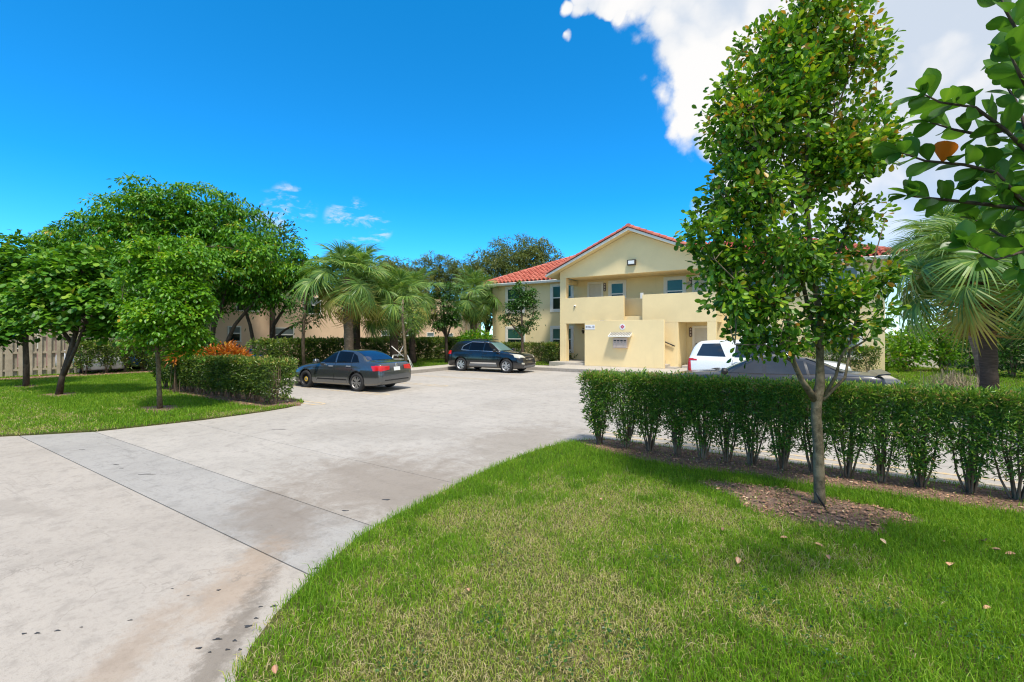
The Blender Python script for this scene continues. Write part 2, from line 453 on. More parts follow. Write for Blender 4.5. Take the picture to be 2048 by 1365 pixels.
def mulchmat():
    t = NT('mulch'); v = t.pos()
    a = t.noise(v, 28, 6, .75, .6); b = t.noise(v, 2.2, 4)
    c = t.ramp(a, [(.3, (.10, .062, .045)), (.5, (.26, .165, .12)), (.72, (.44, .31, .235))])
    c = t.mix(t.mapr(b, .5, .75, 0, .45), c, (.45, .35, .28)); t.color(c); t.set(Roughness=.95, Specular_IOR_Level=.1)
    t.bump(a, .9, .04)
mulchmat()
def grassmat():
    t = NT('grass_blade'); lv = t.attr('lv')
    c = t.ramp(lv, [(0, (.075, .18, .012)), (.28, (.165, .33, .018)), (.52, (.29, .46, .032)), (.66, (.38, .44, .07)), (.82, (.54, .46, .23)), (1, (.68, .56, .36))])
    t.color(c); t.set(Roughness=.5, Specular_IOR_Level=.3)
    tr = t.n('ShaderNodeBsdfTranslucent'); t.L.new(t.mix(.6, c, t.mix(1.0, c, (1.8, 1.7, .5), 'MULTIPLY')), tr.inputs[0])
    mx = t.n('ShaderNodeMixShader'); mx.inputs[0].default_value = .4
    t.L.new(t.b.outputs[0], mx.inputs[1]); t.L.new(tr.outputs[0], mx.inputs[2]); t.L.new(mx.outputs[0], t.out.inputs[0])
grassmat()
def littermat():
    t = NT('dead_leaf'); lv = t.attr('lv')
    t.color(t.ramp(lv, [(0, (.11, .06, .045)), (.3, (.26, .15, .10)), (.6, (.46, .25, .16)), (.85, (.60, .34, .20)), (1, (.72, .52, .35))])); t.set(Roughness=.7, Specular_IOR_Level=.3)
littermat()
def barkmat(name, a, b, scale=(9, 9, 3), bump=.5):
    t = NT(name); v = t.pos(scale)
    n = t.noise(v, 1.6, 7, .7, .5); p = t.noise(t.pos(), 4.2, 3)
    c = t.ramp(n, [(.32, a), (.68, b)]); c = t.mix(t.mapr(p, .52, .66, 0, .45), c, tuple(min(1, x * 1.45) for x in b)); t.color(c)
    t.set(Roughness=.9, Specular_IOR_Level=.2); t.bump(n, bump, .015)
barkmat('bark_young', (.06, .05, .03), (.24, .19, .12), (11, 11, 9), 1.0)
barkmat('bark_dark', (.045, .032, .025), (.12, .09, .07))
barkmat('bark_stem', (.10, .065, .045), (.27, .19, .13))
barkmat('bark_palm', (.13, .085, .06), (.34, .25, .18), (3, 3, 26), 1.0)
barkmat('bark_palm_dark', (.055, .038, .028), (.15, .10, .075), (3, 3, 26), 1.0)
leafmat('leaf_clusia', [(0, (.022, .085, .007)), (.4, (.065, .20, .012)), (.7, (.15, .33, .020)), (.92, (.29, .43, .04)), (1, (.38, .42, .07))], .26, .48, .3)
leafmat('leaf_fg', [(0, (.024, .085, .008)), (.32, (.075, .21, .013)), (.58, (.18, .36, .02)), (.82, (.36, .50, .032)), (.95, (.42, .42, .045)), (1, (.50, .27, .04))], .30, .40, .4)
leafmat('leaf_bigclusia', [(0, (.03, .10, .012)), (.5, (.065, .185, .02)), (.9, (.125, .28, .03)), (.985, (.16, .31, .035)), (1, (.48, .13, .015))], .40, .34, .45)
leafmat('leaf_bright', [(0, (.028, .10, .007)), (.35, (.085, .25, .010)), (.7, (.185, .39, .015)), (.96, (.34, .48, .025)), (1, (.52, .38, .05))], .34, .42, .4)
leafmat('leaf_poinciana', [(0, (.018, .07, .005)), (.35, (.05, .185, .008)), (.65, (.13, .33, .012)), (.92, (.30, .46, .022)), (1, (.50, .36, .05))], .24, .45, .35)
leafmat('leaf_oak', [(0, (.05, .085, .02)), (.5, (.12, .165, .04)), (.85, (.21, .24, .065)), (1, (.30, .28, .095))], .28, .5, .3)
leafmat('leaf_dark', [(0, (.014, .048, .008)), (.5, (.038, .115, .014)), (.85, (.09, .21, .022)), (1, (.16, .29, .04))], .25, .4, .4)
leafmat('leaf_podo', [(0, (.024, .08, .015)), (.38, (.068, .18, .025)), (.70, (.15, .29, .036)), (.92, (.31, .45, .05)), (1, (.46, .32, .13))], .22, .36, .5)
leafmat('leaf_hedge', [(0, (.018, .045, .009)), (.4, (.055, .115, .015)), (.75, (.14, .23, .026)), (.95, (.27, .36, .04)), (1, (.36, .27, .08))], .24, .38, .5)
leafmat('leaf_shoot', [(0, (.08, .18, .015)), (.5, (.16, .27, .02)), (1, (.27, .34, .04))], .35, .4, .4)
leafmat('leaf_croton', [(0, (.20, .05, .01)), (.45, (.50, .16, .02)), (.8, (.62, .26, .03)), (1, (.30, .30, .03))], .3, .4, .4)
leafmat('frond', [(0, (.05, .12, .03)), (.4, (.115, .235, .045)), (.75, (.23, .36, .065)), (1, (.42, .44, .12))], .30, .42, .45)
leafmat('frond_yellow', [(0, (.20, .22, .04)), (.5, (.36, .34, .07)), (1, (.55, .46, .14))], .3, .45, .4)
leafmat('frond_dead', [(0, (.26, .15, .05)), (1, (.48, .33, .13))], .3, .6, .3)
leafmat('leaf_pink', [(0, (.20, .06, .07)), (.5, (.42, .20, .22)), (1, (.55, .34, .33))], .3, .6, .3)

# ------------------------------------------------------------------ ground, lot, kerbs, lawns
m = MB(); m.box(-900, 900, -300, 1500, -.4, -.09); o = m.build('ground', 'far_grass'); tag(o, 'flat grassy ground reaching to the horizon', 'ground', kind='structure')

drive = empty('driveway', label='pale concrete driveway and car park with dark joints', cat='driveway', kind='structure')
m = MB(); m.box(-30, 3.3, -4, 22.1, -.085, -.022); m.build('joint_filler', 'joint_soil', drive)
def slab(x0, x1, y0, y1, mat, g=.004):
    MB().box(x0 + g, x1 - g, y0 + g, y1 - g, -.08, 0).build('slab', mat, drive, bevel=.003)
slab(-30, -14.2, -4, 2.28, 'concrete_apron', .007); slab(-14.2, 2.5, -4, 2.28, 'concrete_apron', .007)
slab(-20, 0, 2.28, 3.22, 'concrete_band', .007)
slab(-20, 0, 3.22, 4.75, 'concrete_lot', .006)
for i, (y0, y1) in enumerate(((4.75, 8.9), (8.9, 13.3), (13.3, 17.7), (17.7, 22.1))):
    for j, (x0, x1) in enumerate(((-16.8, -11.9), (-11.9, -7.8), (-7.8, -3.7), (-3.7, 3.3))):
        slab(x0, x1, y0, y1, 'concrete_lot' if (i + j) % 2 else 'concrete_lot2', .003)
def stain(px, py, lx, ly, rz):
    """small tar mark lying on the concrete"""
    d = camdir(px, py); k = -CAMH / d.z; cx, cy = d.x * k, d.y * k
    n = 15; ph = random.random() * 6
    pts = []
    for i in range(n):
        a = 2 * math.pi * i / n; r = 1 + .3 * math.sin(3 * a + ph) + random.uniform(-.16, .16)
        x, y = .5 * lx * r * math.cos(a), .42 * ly * r * math.sin(a)
        pts.append((cx + x * math.cos(rz) - y * math.sin(rz), cy + x * math.sin(rz) + y * math.cos(rz)))
    MB().prism(pts, .0005, .003).build('tar_mark', 'tar', drive)
for a in ((232, 930, .09, .03, .5), (243, 937, .07, .02, .5), (294, 949, .21, .035, .62), (560, 859, .26, .05, .6), (165, 900, .10, .016, .5), (497, 1253, .055, .03, .8),
          (512, 1237, .03, .02, .5), (548, 1213, .05, .03, .8), (521, 1214, .03, .015, .8), (435, 1279, .05, .025, .7), (398, 1297, .04, .02, .7), (470, 1282, .03, .02, .2), (455, 1300, .03, .015, .5),
          (634, 1137, .06, .035, .6), (115, 1262, .035, .018, .6), (75, 1267, .035, .02, .5), (48, 1268, .03, .018, .6), (163, 1255, .02, .01, .6), (261, 1241, .03, .013, .7), (437, 1181, .03, .02, .6),
          (345, 1178, .02, .01, .6), (376, 1192, .018, .01, .6), (480, 1300, .025, .02, .3), (420, 1305, .02, .015, .3), (773, 1000, .09, .04, .5), (690, 1022, .08, .03, .5)):
    stain(*a)
# yellow hairpin bay lines
def hairpin(x0, x1, y, skew=0.0, gap=.30, wd=.09):
    t_ = MB(); n = 8
    for s in (-1, 1):
        yy = y + s * gap / 2
        t_.add([(x0, yy - wd / 2, .004), (x1, yy - wd / 2 + skew, .004), (x1, yy + wd / 2 + skew, .004), (x0, yy + wd / 2, .004)], [(0, 1, 2, 3)])
    vs = []
    for i in range(n + 1):
        a = -math.pi / 2 + math.pi * i / n
        for r in (gap / 2 - wd / 2, gap / 2 + wd / 2): vs.append((x1 + r * math.cos(a), y + skew + r * math.sin(a), .004))
    t_.add(vs, [(2 * i, 2 * i + 1, 2 * i + 3, 2 * i + 2) for i in range(n)])
    t_.build('bay_line', 'bay_paint', drive)
def paintmat():
    t = NT('bay_paint'); v = t.pos(); n = t.noise(v, 9, 6, .7)
    t.color(t.mix(t.mapr(n, .40, .62, .25, .95), (.60, .40, .16), (.52, .49, .44))); t.set(Roughness=.85, Specular_IOR_Level=.2)
paintmat()
for y, sk in ((7.95, .05), (10.3, .16), (13.25, .18), (16.2, .2), (19.0, .1)): hairpin(-16.7 if y > 9 else -13.2, -11.8, y, sk)
for y in (8.75, 11.6, 16.0, 20.2):
    t_ = MB()
    for s in (-.15, .15): t_.box(-3.5, 3.1, y + s - .045, y + s + .045, .002, .0045)
    t_.box(-3.6, -3.5, y - .195, y + .195, .002, .0045); t_.build('bay_line', 'bay_paint', drive)

walk = empty('sidewalk', label='raised pale concrete sidewalk and kerb round the car park', cat='sidewalk', kind='structure')
def walk_piece(x0, x1, y0, y1, mat='concrete_walk', name='paving_slab', z=.17, g=.004):
    MB().box(x0 + g, x1 - g, y0 + g, y1 - g, -.08, z).build(name, mat, walk, bevel=.012)
y = 9.9
while y < 23.5:
    y2 = min(y + 1.53, 23.6)
    walk_piece(-18.3, -17.0, y, y2); y = y2
y = 9.9
while y < 22.0:
    y2 = min(y + 3.05, 22.1); walk_piece(-17.0, -16.8, y, y2, 'concrete_kerb', 'kerb_stone', .172, .006); y = y2
x = -17.0
while x < 3.0:
    x2 = min(x + 1.6, 3.3); walk_piece(x, x2, 22.3, 23.6 if x < -13.3 else 26.2); x = x2
x = -16.8
while x < 3.2:
    x2 = min(x + 3.05, 3.3); walk_piece(x, x2, 22.1, 22.3, 'concrete_kerb', 'kerb_stone', .172, .006); x = x2
y = 8.6
while y < 22.0:
    y2 = min(y + 3.05, 22.3); walk_piece(3.3, 3.5, y, y2, 'concrete_kerb', 'kerb_stone', .10, .006); y = y2

def lawn(name, poly, z, label):
    o = MB().prism(poly, -.09, z).build(name, 'lawn_soil'); tag(o, label, 'lawn', kind='structure'); return o
LAWN_R = [(-1.0, -3), (-1.35, -.4), (-2.05, .65), (-2.62, 1.22), (-2.95, 1.52), (-3.14, 1.78), (-3.38, 2.25), (-3.66, 2.9), (-3.76, 3.5), (-3.82, 4.32), (-3.87, 4.89), (-3.89, 5.6), (-3.87, 6.43), (-3.80, 7.02), (-3.68, 7.5), (-3.45, 7.85), (-3.2, 8.1), (-2.6, 8.2), (12, 8.2), (12, -3)]
LAWN_L = [(-18, -3.5), (-15.8, -.6), (-14.2, 1.2), (-13.31, 2.05), (-13.0, 2.4), (-12.33, 3.22), (-12.05, 4.28), (-11.86, 5.05), (-11.82, 5.72), (-11.80, 6.41), (-11.88, 7.1), (-12.1, 7.6), (-12.5, 8.0), (-13.5, 8.15), (-16.85, 8.25), (-16.95, 9.85), (-18.34, 9.9), (-18.34, 23.7), (-16.9, 23.7), (-16.9, 34), (-40, 40), (-40, -6)]
lawn('lawn', LAWN_R, .035, 'green front lawn with dry patches beside the driveway')
lawn('lawn', LAWN_L, .03, 'mown lawn between driveway and board fence')
lawn('lawn', [(3.52, 8.25), (60, 8.25), (60, 80), (3.52, 80)], .03, 'grass strip to the right of the car park')
lawn('lawn', [(-16.88, 23.62), (-13.36, 23.62), (-13.36, 27.7), (-16.88, 27.7)], .10, 'small grass patch before the left wing')
def bed(poly, z, label):
    o = MB().prism(poly, .0, z).build('mulch_bed', 'mulch'); tag(o, label, 'mulch bed', kind='structure')
def blobpoly(cx, cy, rx, ry, rz=0.0, n=26, amp=.12):
    ph = random.random() * 6; out = []
    for i in range(n):
        a = 2 * math.pi * i / n; r = 1 + amp * math.sin(3 * a + ph) + amp * .7 * math.sin(5 * a + 2 * ph)
        x, y = rx * r * math.cos(a), ry * r * math.sin(a)
        out.append((cx + x * math.cos(rz) - y * math.sin(rz), cy + x * math.sin(rz) + y * math.cos(rz)))
    return out
BED_R = [(-3.55, 7.72), (-3.0, 7.35), (-2.2, 7.12), (-1.4, 7.02), (-.7, 7.16), (.0, 7.12), (.8, 7.25), (1.6, 7.18), (2.4, 7.3), (9, 7.3), (9, 8.18), (-3.1, 8.15)]
BED_T = blobpoly(-.02, 6.24, .98, .55, R(-6), 30, .16)
bed(BED_R, .048, 'brown mulch strip under the clipped hedge beside the front lawn')
bed(BED_T, .046, 'round leaf-strewn mulch patch at the foot of the young tree')
BED_L = [(-11.95, 7.55), (-12.3, 6.75), (-13.3, 6.55), (-15, 6.65), (-17.5, 6.7), (-19.6, 6.9), (-19.6, 8.15), (-13, 8.1)]
bed(BED_L, .042, 'brown mulch strip under the left clipped hedge')
for i, (b_, lb) in enumerate((((-14.47, 5.1), 'mulch ring round the young tree beside the left hedge'), ((-20.5, 4.47), 'mulch ring round the leaning tree by the fence'), ((-24.9, 4.5), 'mulch ring round the leftmost lawn tree'))):
    bed(blobpoly(b_[0], b_[1], .75, .5), .04, lb)
BED_F = [(-30.3, 3.0), (-28.6, 5.0), (-28.2, 9.5), (-27.2, 11.6), (-30.4, 11.8)]
bed(BED_F, .043, 'leaf litter bed along the fence and rear left hedge')

# grass blades : nobody could count them
def grass(name, polys, holes, n_per_m2, hgt, wid, bbox, label, dry=.5, near=False, seedp=1, fan=None):
    x0, x1, y0, y1 = bbox; n = int((x1 - x0) * (y1 - y0) * n_per_m2)
    P = np.column_stack([rng.uniform(x0, x1, n), rng.uniform(y0, y1, n)])
    k = np.zeros(n, bool)
    Pj = P + rng.normal(0, .035, P.shape) + (vnoise(P, 5.0, 77, 2)[:, None] - .5) * .10
    for p in polys: k |= in_poly(Pj, p)
    jit = P + rng.normal(0, .07, P.shape)
    for h in holes: k &= ~(in_poly(jit, h) & (rng.random(n) < .965))
    c, s = math.cos(YAW), math.sin(YAW)
    dep = -P[:, 0] * s + P[:, 1] * c; lat = P[:, 0] * c + P[:, 1] * s
    k &= (dep > .9) & (np.abs(lat) < dep * 1.25 + 2.2)
    if near: k &= rng.random(n) < np.clip(5.2 / np.maximum(dep, 2.3), .45, 1.0) ** 1.2
    P = P[k]; dep = dep[k]; n = len(P)
    patch = vnoise(P, .75, seedp); fine = vnoise(P, 4.5, seedp + 5, 2)
    dryv = np.clip((patch * .75 + fine * .35 - dry) * 4.2, 0, 1)
    if fan is not None: dryv = np.clip(dryv + fan(P), 0, 1)
    isdry = rng.random(n) < dryv * .62
    h = hgt * rng.uniform(.45, 1.25, n) * (1 - .42 * dryv) * (1 + .5 * (rng.random(n) < .06))
    w = wid * rng.uniform(.7, 1.4, n)
    az = rng.uniform(0, 2 * np.pi, n); lean = rng.uniform(.12, .95, n) + isdry * .35
    d = np.column_stack([np.cos(az), np.sin(az)]); pr = np.column_stack([-d[:, 1], d[:, 0]])
    ta = rng.uniform(0, 2 * np.pi, n); wv = np.column_stack([np.cos(ta), np.sin(ta)])
    V = np.zeros((n, 5, 3)); z0 = .03
    base = P
    V[:, 0, :2] = base - wv * w[:, None] * .5; V[:, 1, :2] = base + wv * w[:, None] * .5
    mid = base + d * (h * lean * .35)[:, None]
    V[:, 2, :2] = mid + wv * w[:, None] * .42; V[:, 3, :2] = mid - wv * w[:, None] * .42
    V[:, 4, :2] = base + d * (h * lean)[:, None]
    V[:, :2, 2] = z0 - .01; V[:, 2:4, 2] = (z0 + h * .6 * np.clip(1.1 - lean * .3, .4, 1))[:, None]; V[:, 4, 2] = z0 + h * np.clip(1.1 - lean * .55, .25, 1)
    i = (np.arange(n) * 5)[:, None]
    lv = np.where(isdry, rng.uniform(.66, 1, n), np.clip(rng.normal(.30, .13, n) + dryv * .20 + (fine - .5) * .25, 0, .62))
    me = np_mesh(name, V.reshape(-1, 3), [i + np.array([[0, 1, 2, 3]]), i + np.array([[3, 2, 4]])], np.repeat(lv, 5))
    o = link(name, me, 'grass_blade'); tag(o, label, 'grass', kind='stuff'); return n
def fan_r(P):     # the lawn is lusher along the drive and to the right, straw-coloured in the middle
    d = np.hypot((P[:, 0] + 1.9) / 1.15, (P[:, 1] - 3.4) / 2.2)
    e = np.clip(.42 - .42 * np.abs(d - .25), -.6, .4)
    edge = np.clip((P[:, 0] + 3.75) / .75, 0, 1)
    e = e - (1 - edge) * .55 - np.clip((P[:, 0] - .2) * .35, 0, .45)
    return e
ng = grass('grass_blades', [LAWN_R], [BED_R, BED_T], 6800, .082, .0050, (-4, 7.0, .6, 8.2), 'uneven green and straw coloured grass of the front lawn', .465, True, 3, fan_r)
LV_ = [(x, y) for x, y in LAWN_L]
ng2 = grass('grass_blades', [LV_], [BED_L, BED_F, blobpoly(-14.47, 5.1, .6, .4), blobpoly(-20.5, 4.47, .6, .4), blobpoly(-24.9, 4.5, .6, .4)], 1150, .085, .011, (-31, -11.7, 1.0, 12), 'short sunlit grass of the left lawn', .60, False, 9,
            lambda P: np.where(P[:, 1] < 3.6, .25 * np.clip((P[:, 0] + 26) / 8, 0, 1), -.2))
grass('grass_blades', [LAWN_L], [], 200, .09, .02, (-26, -16.9, 11, 28), 'grass verge between sidewalk and rear hedge', .7, False, 12)
grass('grass_blades', [[(3.52, 8.25), (30, 8.25), (30, 40), (3.52, 40)]], [], 170, .10, .022, (3.5, 16, 9, 36), 'grass strip blades right of the car park', .58, False, 15)
grass('grass_blades', [[(-16.88, 23.62), (-13.36, 23.62), (-13.36, 27.7), (-16.88, 27.7)]], [], 260, .16, .022, (-17, -13.3, 23.6, 27.7), 'grass tuft patch before the left wing', .7, False, 18)
# grass runners that creep over the concrete edge
def litter(name, polys, n, bbox, z, size, label):
    x0, x1, y0, y1 = bbox
    P = np.column_stack([rng.uniform(x0, x1, n), rng.uniform(y0, y1, n)]); k = np.zeros(n, bool)
    for p in polys: k |= in_poly(P, p)
    P = P[k]; n = len(P); P3 = np.column_stack([P, z + rng.uniform(0, .02, n)])
    az = rng.uniform(0, 2 * np.pi, n); A = np.column_stack([np.cos(az), np.sin(az), rng.uniform(-.15, .35, n)])
    Nn = unit(np.array([0, 0, 1.]) + rng.normal(0, .35, (n, 3)))
    sz = size * rng.uniform(.4, 1.25, n) * np.where(rng.random(n) < .6, .55, 1)
    v, f, lv = scatter(LEAFL, P3, A, Nn, sz, rng.uniform(.25, .65, n), np.clip(rng.normal(.5, .26, n), 0, 1))
    o = link(name, np_mesh(name, v, f, lv), 'dead_leaf'); tag(o, label, 'leaf litter', kind='stuff')
litter('leaf_litter', [BED_T], 3000, (-1.3, 1.3, 5.3, 7.1), .048, .055, 'dry leaves and bark chips round the young tree')
litter('leaf_litter', [BED_R], 6500, (-3.6, 5.5, 7, 8.2), .05, .045, 'dry leaves and bark chips under the front hedge')
litter('leaf_litter', [BED_L], 1500, (-19.6, -11.9, 6.4, 8.2), .045, .07, 'dry leaves under the left hedge')
litter('leaf_litter', [BED_F], 2600, (-31, -27, 3, 12), .045, .11, 'dry leaves along the fence')
# ------------------------------------------------------------------ the apartment building
def stucco(name, col, var=.07):
    t = NT(name); v = t.pos()
    a = t.noise(v, .5, 6, .65, .3); b = t.noise(t.pos((3, 3, .45)), 1.2, 6, .7)
    c = t.ramp(a, [(.3, tuple(x * (1 - var) for x in col)), (.7, tuple(min(1, x * (1 + var)) for x in col))])
    c = t.mix(t.mapr(b, .55, .82, 0, .22), c, tuple(x * .62 for x in col))
    t.color(c); t.set(Roughness=.92, Specular_IOR_Level=.2)
    t.bump(t.noise(v, 60, 4, .7), .12, .006)
stucco('stucco_cream', (.86, .69, .39)); stucco('stucco_peach', (.84, .60, .41)); stucco('stucco_white', (.82, .76, .68)); stucco('stucco_pink', (.42, .27, .25), .25)
plain('white_trim', (.82, .77, .68), .6, var=.05); plain('white_metal', (.80, .77, .71), .4, var=.04)
plain('door_paint', (.66, .60, .50), .55, var=.05); plain('black_metal', (.02, .018, .016), .45, var=.2)
plain('brown_metal', (.06, .04, .025), .5, var=.2); plain('lens', (.80, .80, .78), .3, var=.03); plain('plate_brown', (.12, .07, .045), .5, var=.15)
plain('mail_metal', (.58, .47, .40), .45, var=.06); plain('slat_grey', (.22, .215, .20), .6, var=.2); plain('sign_white', (.80, .80, .82), .4, var=.03); plain('sign_red', (.50, .02, .07), .4, var=.08); plain('ink', (.05, .05, .08), .5)
plain('curtain', (.30, .42, .38), .8, var=.12, scale=7)
def glassmat(name, col, rough=.06, spec=.45):
    t = NT(name); v = t.pos((1, 1, 1)); n = t.noise(v, .8, 4)
    t.color(t.ramp(n, [(.3, tuple(x * .6 for x in col)), (.7, col)])); t.set(Roughness=rough, Specular_IOR_Level=spec)
    t.bump(n, .06, .05)
glassmat('glass_dark', (.016, .030, .028)); glassmat('glass_teal', (.035, .12, .09), .15); glassmat('glass_grey', (.20, .25, .26), .12)
def tilemat():
    t = NT('clay_tile'); v = t.pos()
    a = t.noise(v, 2.3, 5, .6); b = t.noise(v, 17, 4, .65)
    oi = t.n('ShaderNodeObjectInfo').outputs['Random']
    c = t.ramp(a, [(.3, (.37, .08, .052)), (.7, (.50, .145, .10))])
    c = t.mix(t.mapr(oi, 0, 1, 0, .5), c, (.56, .20, .14)); c = t.mix(t.mapr(b, .5, .75, 0, .35), c, (.27, .075, .04))
    t.color(c); t.set(Roughness=.75, Specular_IOR_Level=.3); t.bump(b, .25, .01)
tilemat()
TF, TB = 26.0, 28.2
house = empty('apartment_building', (-8.4, TF, 0), label='cream two-storey apartment building with red tiled roof and gabled balcony front', cat='building')
def hb(name, x0, x1, y0, y1, z0, z1, mat='stucco_cream', bevel=.012, parent=None):
    return MB().box(x0, x1, y0, y1, z0, z1).build(name, mat, parent or house, bevel=bevel)
XL, XR = -13.05, -3.85
hb('wall', -19.87, 3.36, TB, 38.2, -.05, 5.66)
hb('porch_floor', -13.3, -10.9, 25.0, TB - .002, .0, .31, 'concrete_walk')
hb('porch_floor', -5.6, -3.6, 26.0, TB - .002, .0, .30, 'concrete_walk')
hb('post', XL, XL + .44, TF, TF + .42, .312, 2.69)
hb('post', XL + .003, XL + .42, TF + .004, TF + .40, 4.302, 5.578)
hb('post', XR - .42, XR - .003, TF + .004, TF + .40, 4.302, 5.578)
hb('post', XR - .44, XR, TF, TF + .42, .302, 2.69)
hb('floor_slab', XL + .02, XR - .02, TF + .215, TB - .003, 2.692, 3.08)
hb('balcony_wall', XL, -8.87, TF, TF + .21, 2.69, 4.30)
hb('balcony_wall', -7.77, XR, TF, TF + .21, 2.69, 4.30)
hb('balcony_wall', XL, XL + .2, TF + .214, TB - .003, 3.082, 4.295)
hb('balcony_wall', XR - .2, XR, TF + .214, TB - .003, 3.082, 4.295)
hb('landing_wall', -9.2, -7.45, 27.05, 27.2, 2.4, 4.22)
hb('pier_wall', -7.76, -5.78, TF + .004, TF + .2, .16, 2.688)
hb('pier_wall', -5.98, -5.79, TF + .205, TB - .003, .16, 2.688)
hb('stair_wall', -10.85, -6.26, 24.85, 25.07, .172, 2.80)
hb('stair_wall', -10.84, -10.64, 25.075, TF - .003, .172, 2.686)
hb('porch_ceiling', XL + .45, XR - .45, TF + .22, TB - .003, 5.60, 5.66)
hb('tie_beam', XL + .02, XL + .22, TF + .42, TB - .003, 5.30, 5.59)
for k in range(14):
    hb('step', -6.2 - .27 * (k + 1), -6.2 - .27 * k - .002, 25.075, TF - .003, .172, .172 + .19 * (k + 1), 'concrete_walk', .006)
hb('step', -6.2, -5.7, 25.2, TF - .003, .172, .235, 'concrete_walk', .006)
# gabled front : header wall up to the roof
PIT, RZ, RX = .44, 8.16, -8.43
ez = lambda x: RZ - PIT * abs(x - RX)
MB().prism([(XL, 5.58), (XR, 5.58), (XR, ez(XR) - .16), (RX, RZ - .16), (XL, ez(XL) - .16)], TF + .001, TF + .2, 'y').build('gable_wall', 'stucco_cream', house)
# roof decks
GE, V0 = 5.35, 25.45
roof = MB().prism([(RX - GE, ez(RX - GE) - .14), (RX, RZ - .14), (RX + GE, ez(RX + GE) - .14), (RX + GE, ez(RX + GE)), (RX, RZ), (RX - GE, ez(RX - GE))], V0 + .05, 33.1, 'y').build('roof', 'stucco_cream', house)
E0, E1, S0, S1, EZ = 27.6, 38.8, -20.7, 4.15, 5.76
RT = (E0 + E1) / 2; mz = EZ + PIT * (RT - E0); run = RT - E0
m = MB(); A_, B_, C_, D_ = (S0, E0, EZ), (S1, E0, EZ), (S1, E1, EZ), (S0, E1, EZ); P_, Q_ = (S0 + run, RT, mz), (S1 - run, RT, mz)
m.add([A_, B_, C_, D_, P_, Q_], [(0, 1, 5, 4), (1, 2, 5), (2, 3, 4, 5), (3, 0, 4)]); m.build('roof', 'clay_tile', house)
hb('soffit', S0, S1, E0 + .01, E1, EZ - .10, EZ - .012, 'white_trim', 0)
for x0, x1 in ((S0 - .02, RX - GE + .55), (RX + GE - .55, S1 + .02)):
    g = MB().prism([(E0 - .13, EZ - .01), (E0 - .15, EZ - .04), (E0 - .10, EZ - .17), (E0 + .005, EZ - .19), (E0 + .005, EZ - .01)], x0, x1, 'x'); g.build('gutter', 'white_metal', house)
hb('gutter', S0 - .14, S0 - .005, E0 - .1, E1, EZ - .19, EZ - .01, 'white_metal', 0)
hb('gutter', S1 + .005, S1 + .14, E0 - .1, E1, EZ - .19, EZ - .01, 'white_metal', 0)
# rake boards
for s in (-1, 1):
    xe = RX + s * (GE + .02)
    MB().prism([(RX, RZ + .00), (xe, ez(xe)), (xe, ez(xe) - .135), (RX, RZ - .15)], V0, V0 + .045, 'y').build('rake_board', 'white_trim', house)
# downpipe on the corner of the left wing
# tiles
def tile_mesh(name, w=.33, L=.47, r=.105):
    prof = []
    for i in range(7):
        a = math.pi * (1 - i / 6); prof.append((.11 + r * math.cos(a), .0 + r * .95 * math.sin(a)))
    prof += [(.235, -.03), (.285, -.035), (w + .012, -.01)]
    m_ = MB(); rows = []
    for y, dz in ((0, .095), (L, .035)): rows.append([(x, y, z + dz) for x, z in prof])
    m_.grid(rows); m_.grid([[(x, 0, z + .095 - .045) for x, z in prof], rows[0]])
    return m_.mesh(name, smooth=False)
TM = tile_mesh('tile'); TM.materials.append(MATS['clay_tile'])
cosp = 1 / math.hypot(1, PIT); sinp = PIT * cosp
def slope_mat(x, y, z, mode):
    """tile frame: mode f = front slope (uphill +y), r = right slope of the gable (uphill -x), l = left slope (uphill +x)"""
    if mode == 'f': X, Y = Vector((1, 0, 0)), Vector((0, cosp, sinp))
    elif mode == 'r': X, Y = Vector((0, 1, 0)), Vector((-cosp, 0, sinp))
    else: X, Y = Vector((0, -1, 0)), Vector((cosp, 0, sinp))
    Z = X.cross(Y)
    M = Matrix.Identity(4)
    for i in range(3): M[i][0], M[i][1], M[i][2], M[i][3] = X[i], Y[i], Z[i], (x, y, z)[i]
    return M
placed = []; rest = []
EXP = .405
for row in range(15):
    d = row * EXP * cosp
    for colm in range(90):
        s0 = S0 - .03 + colm * .327
        sc_ = s0 + .15
        if sc_ > S1: break
        dz = d + .2
        if sc_ < S0 + dz - .02 or sc_ > S1 - dz + .02: continue
        zm = EZ + PIT * (d + .2)
        if abs(sc_ - RX) < GE - .02 and zm < ez(sc_) + .05: continue
        jx, jz = random.uniform(-.006, .006), random.uniform(-.004, .008)
        M = slope_mat(s0 + jx, E0 - .06 + d, EZ + PIT * (d - .06) + .004 + jz, 'f')
        (placed if sc_ < RX else rest).append((d, M))
placed.sort(key=lambda q: q[0])
rest += placed[285:]; placed = placed[:285]
for d, M in placed: inst('tile', TM, M, house)
def join_inst(name, me, Ms, mat, parent):
    n = len(me.vertices); V = np.zeros(n * 3, np.float32); me.vertices.foreach_get('co', V); V = V.reshape(-1, 3)
    F = np.array([p.vertices[:] for p in me.polygons]); Ri = rootmat(parent).inverted()
    vs = []; fs = []
    for i, M in enumerate(Ms):
        K = np.array(Ri @ M); vs.append(V @ K[:3, :3].T + K[:3, 3]); fs.append(F + i * n)
    o = link(name, np_mesh(name, np.concatenate(vs), [np.concatenate(fs)]), mat, parent); o['kind'] = 'stuff'; return o
gab = []
for row in range(14):
    for colm in range(25):
        y0 = V0 + .30 + colm * .327; d = row * EXP * cosp
        if d > GE - .2: continue
        xr = RX + GE + .05 - d
        if EZ + PIT * (y0 - E0) < ez(xr - .2) + .15 or abs(xr - RX) > 99:
            gab.append(slope_mat(xr, y0, ez(xr) + .004, 'r')); gab.append(slope_mat(RX - GE - .05 + d, y0 + .3, ez(RX - GE - .05 + d) + .004, 'l'))
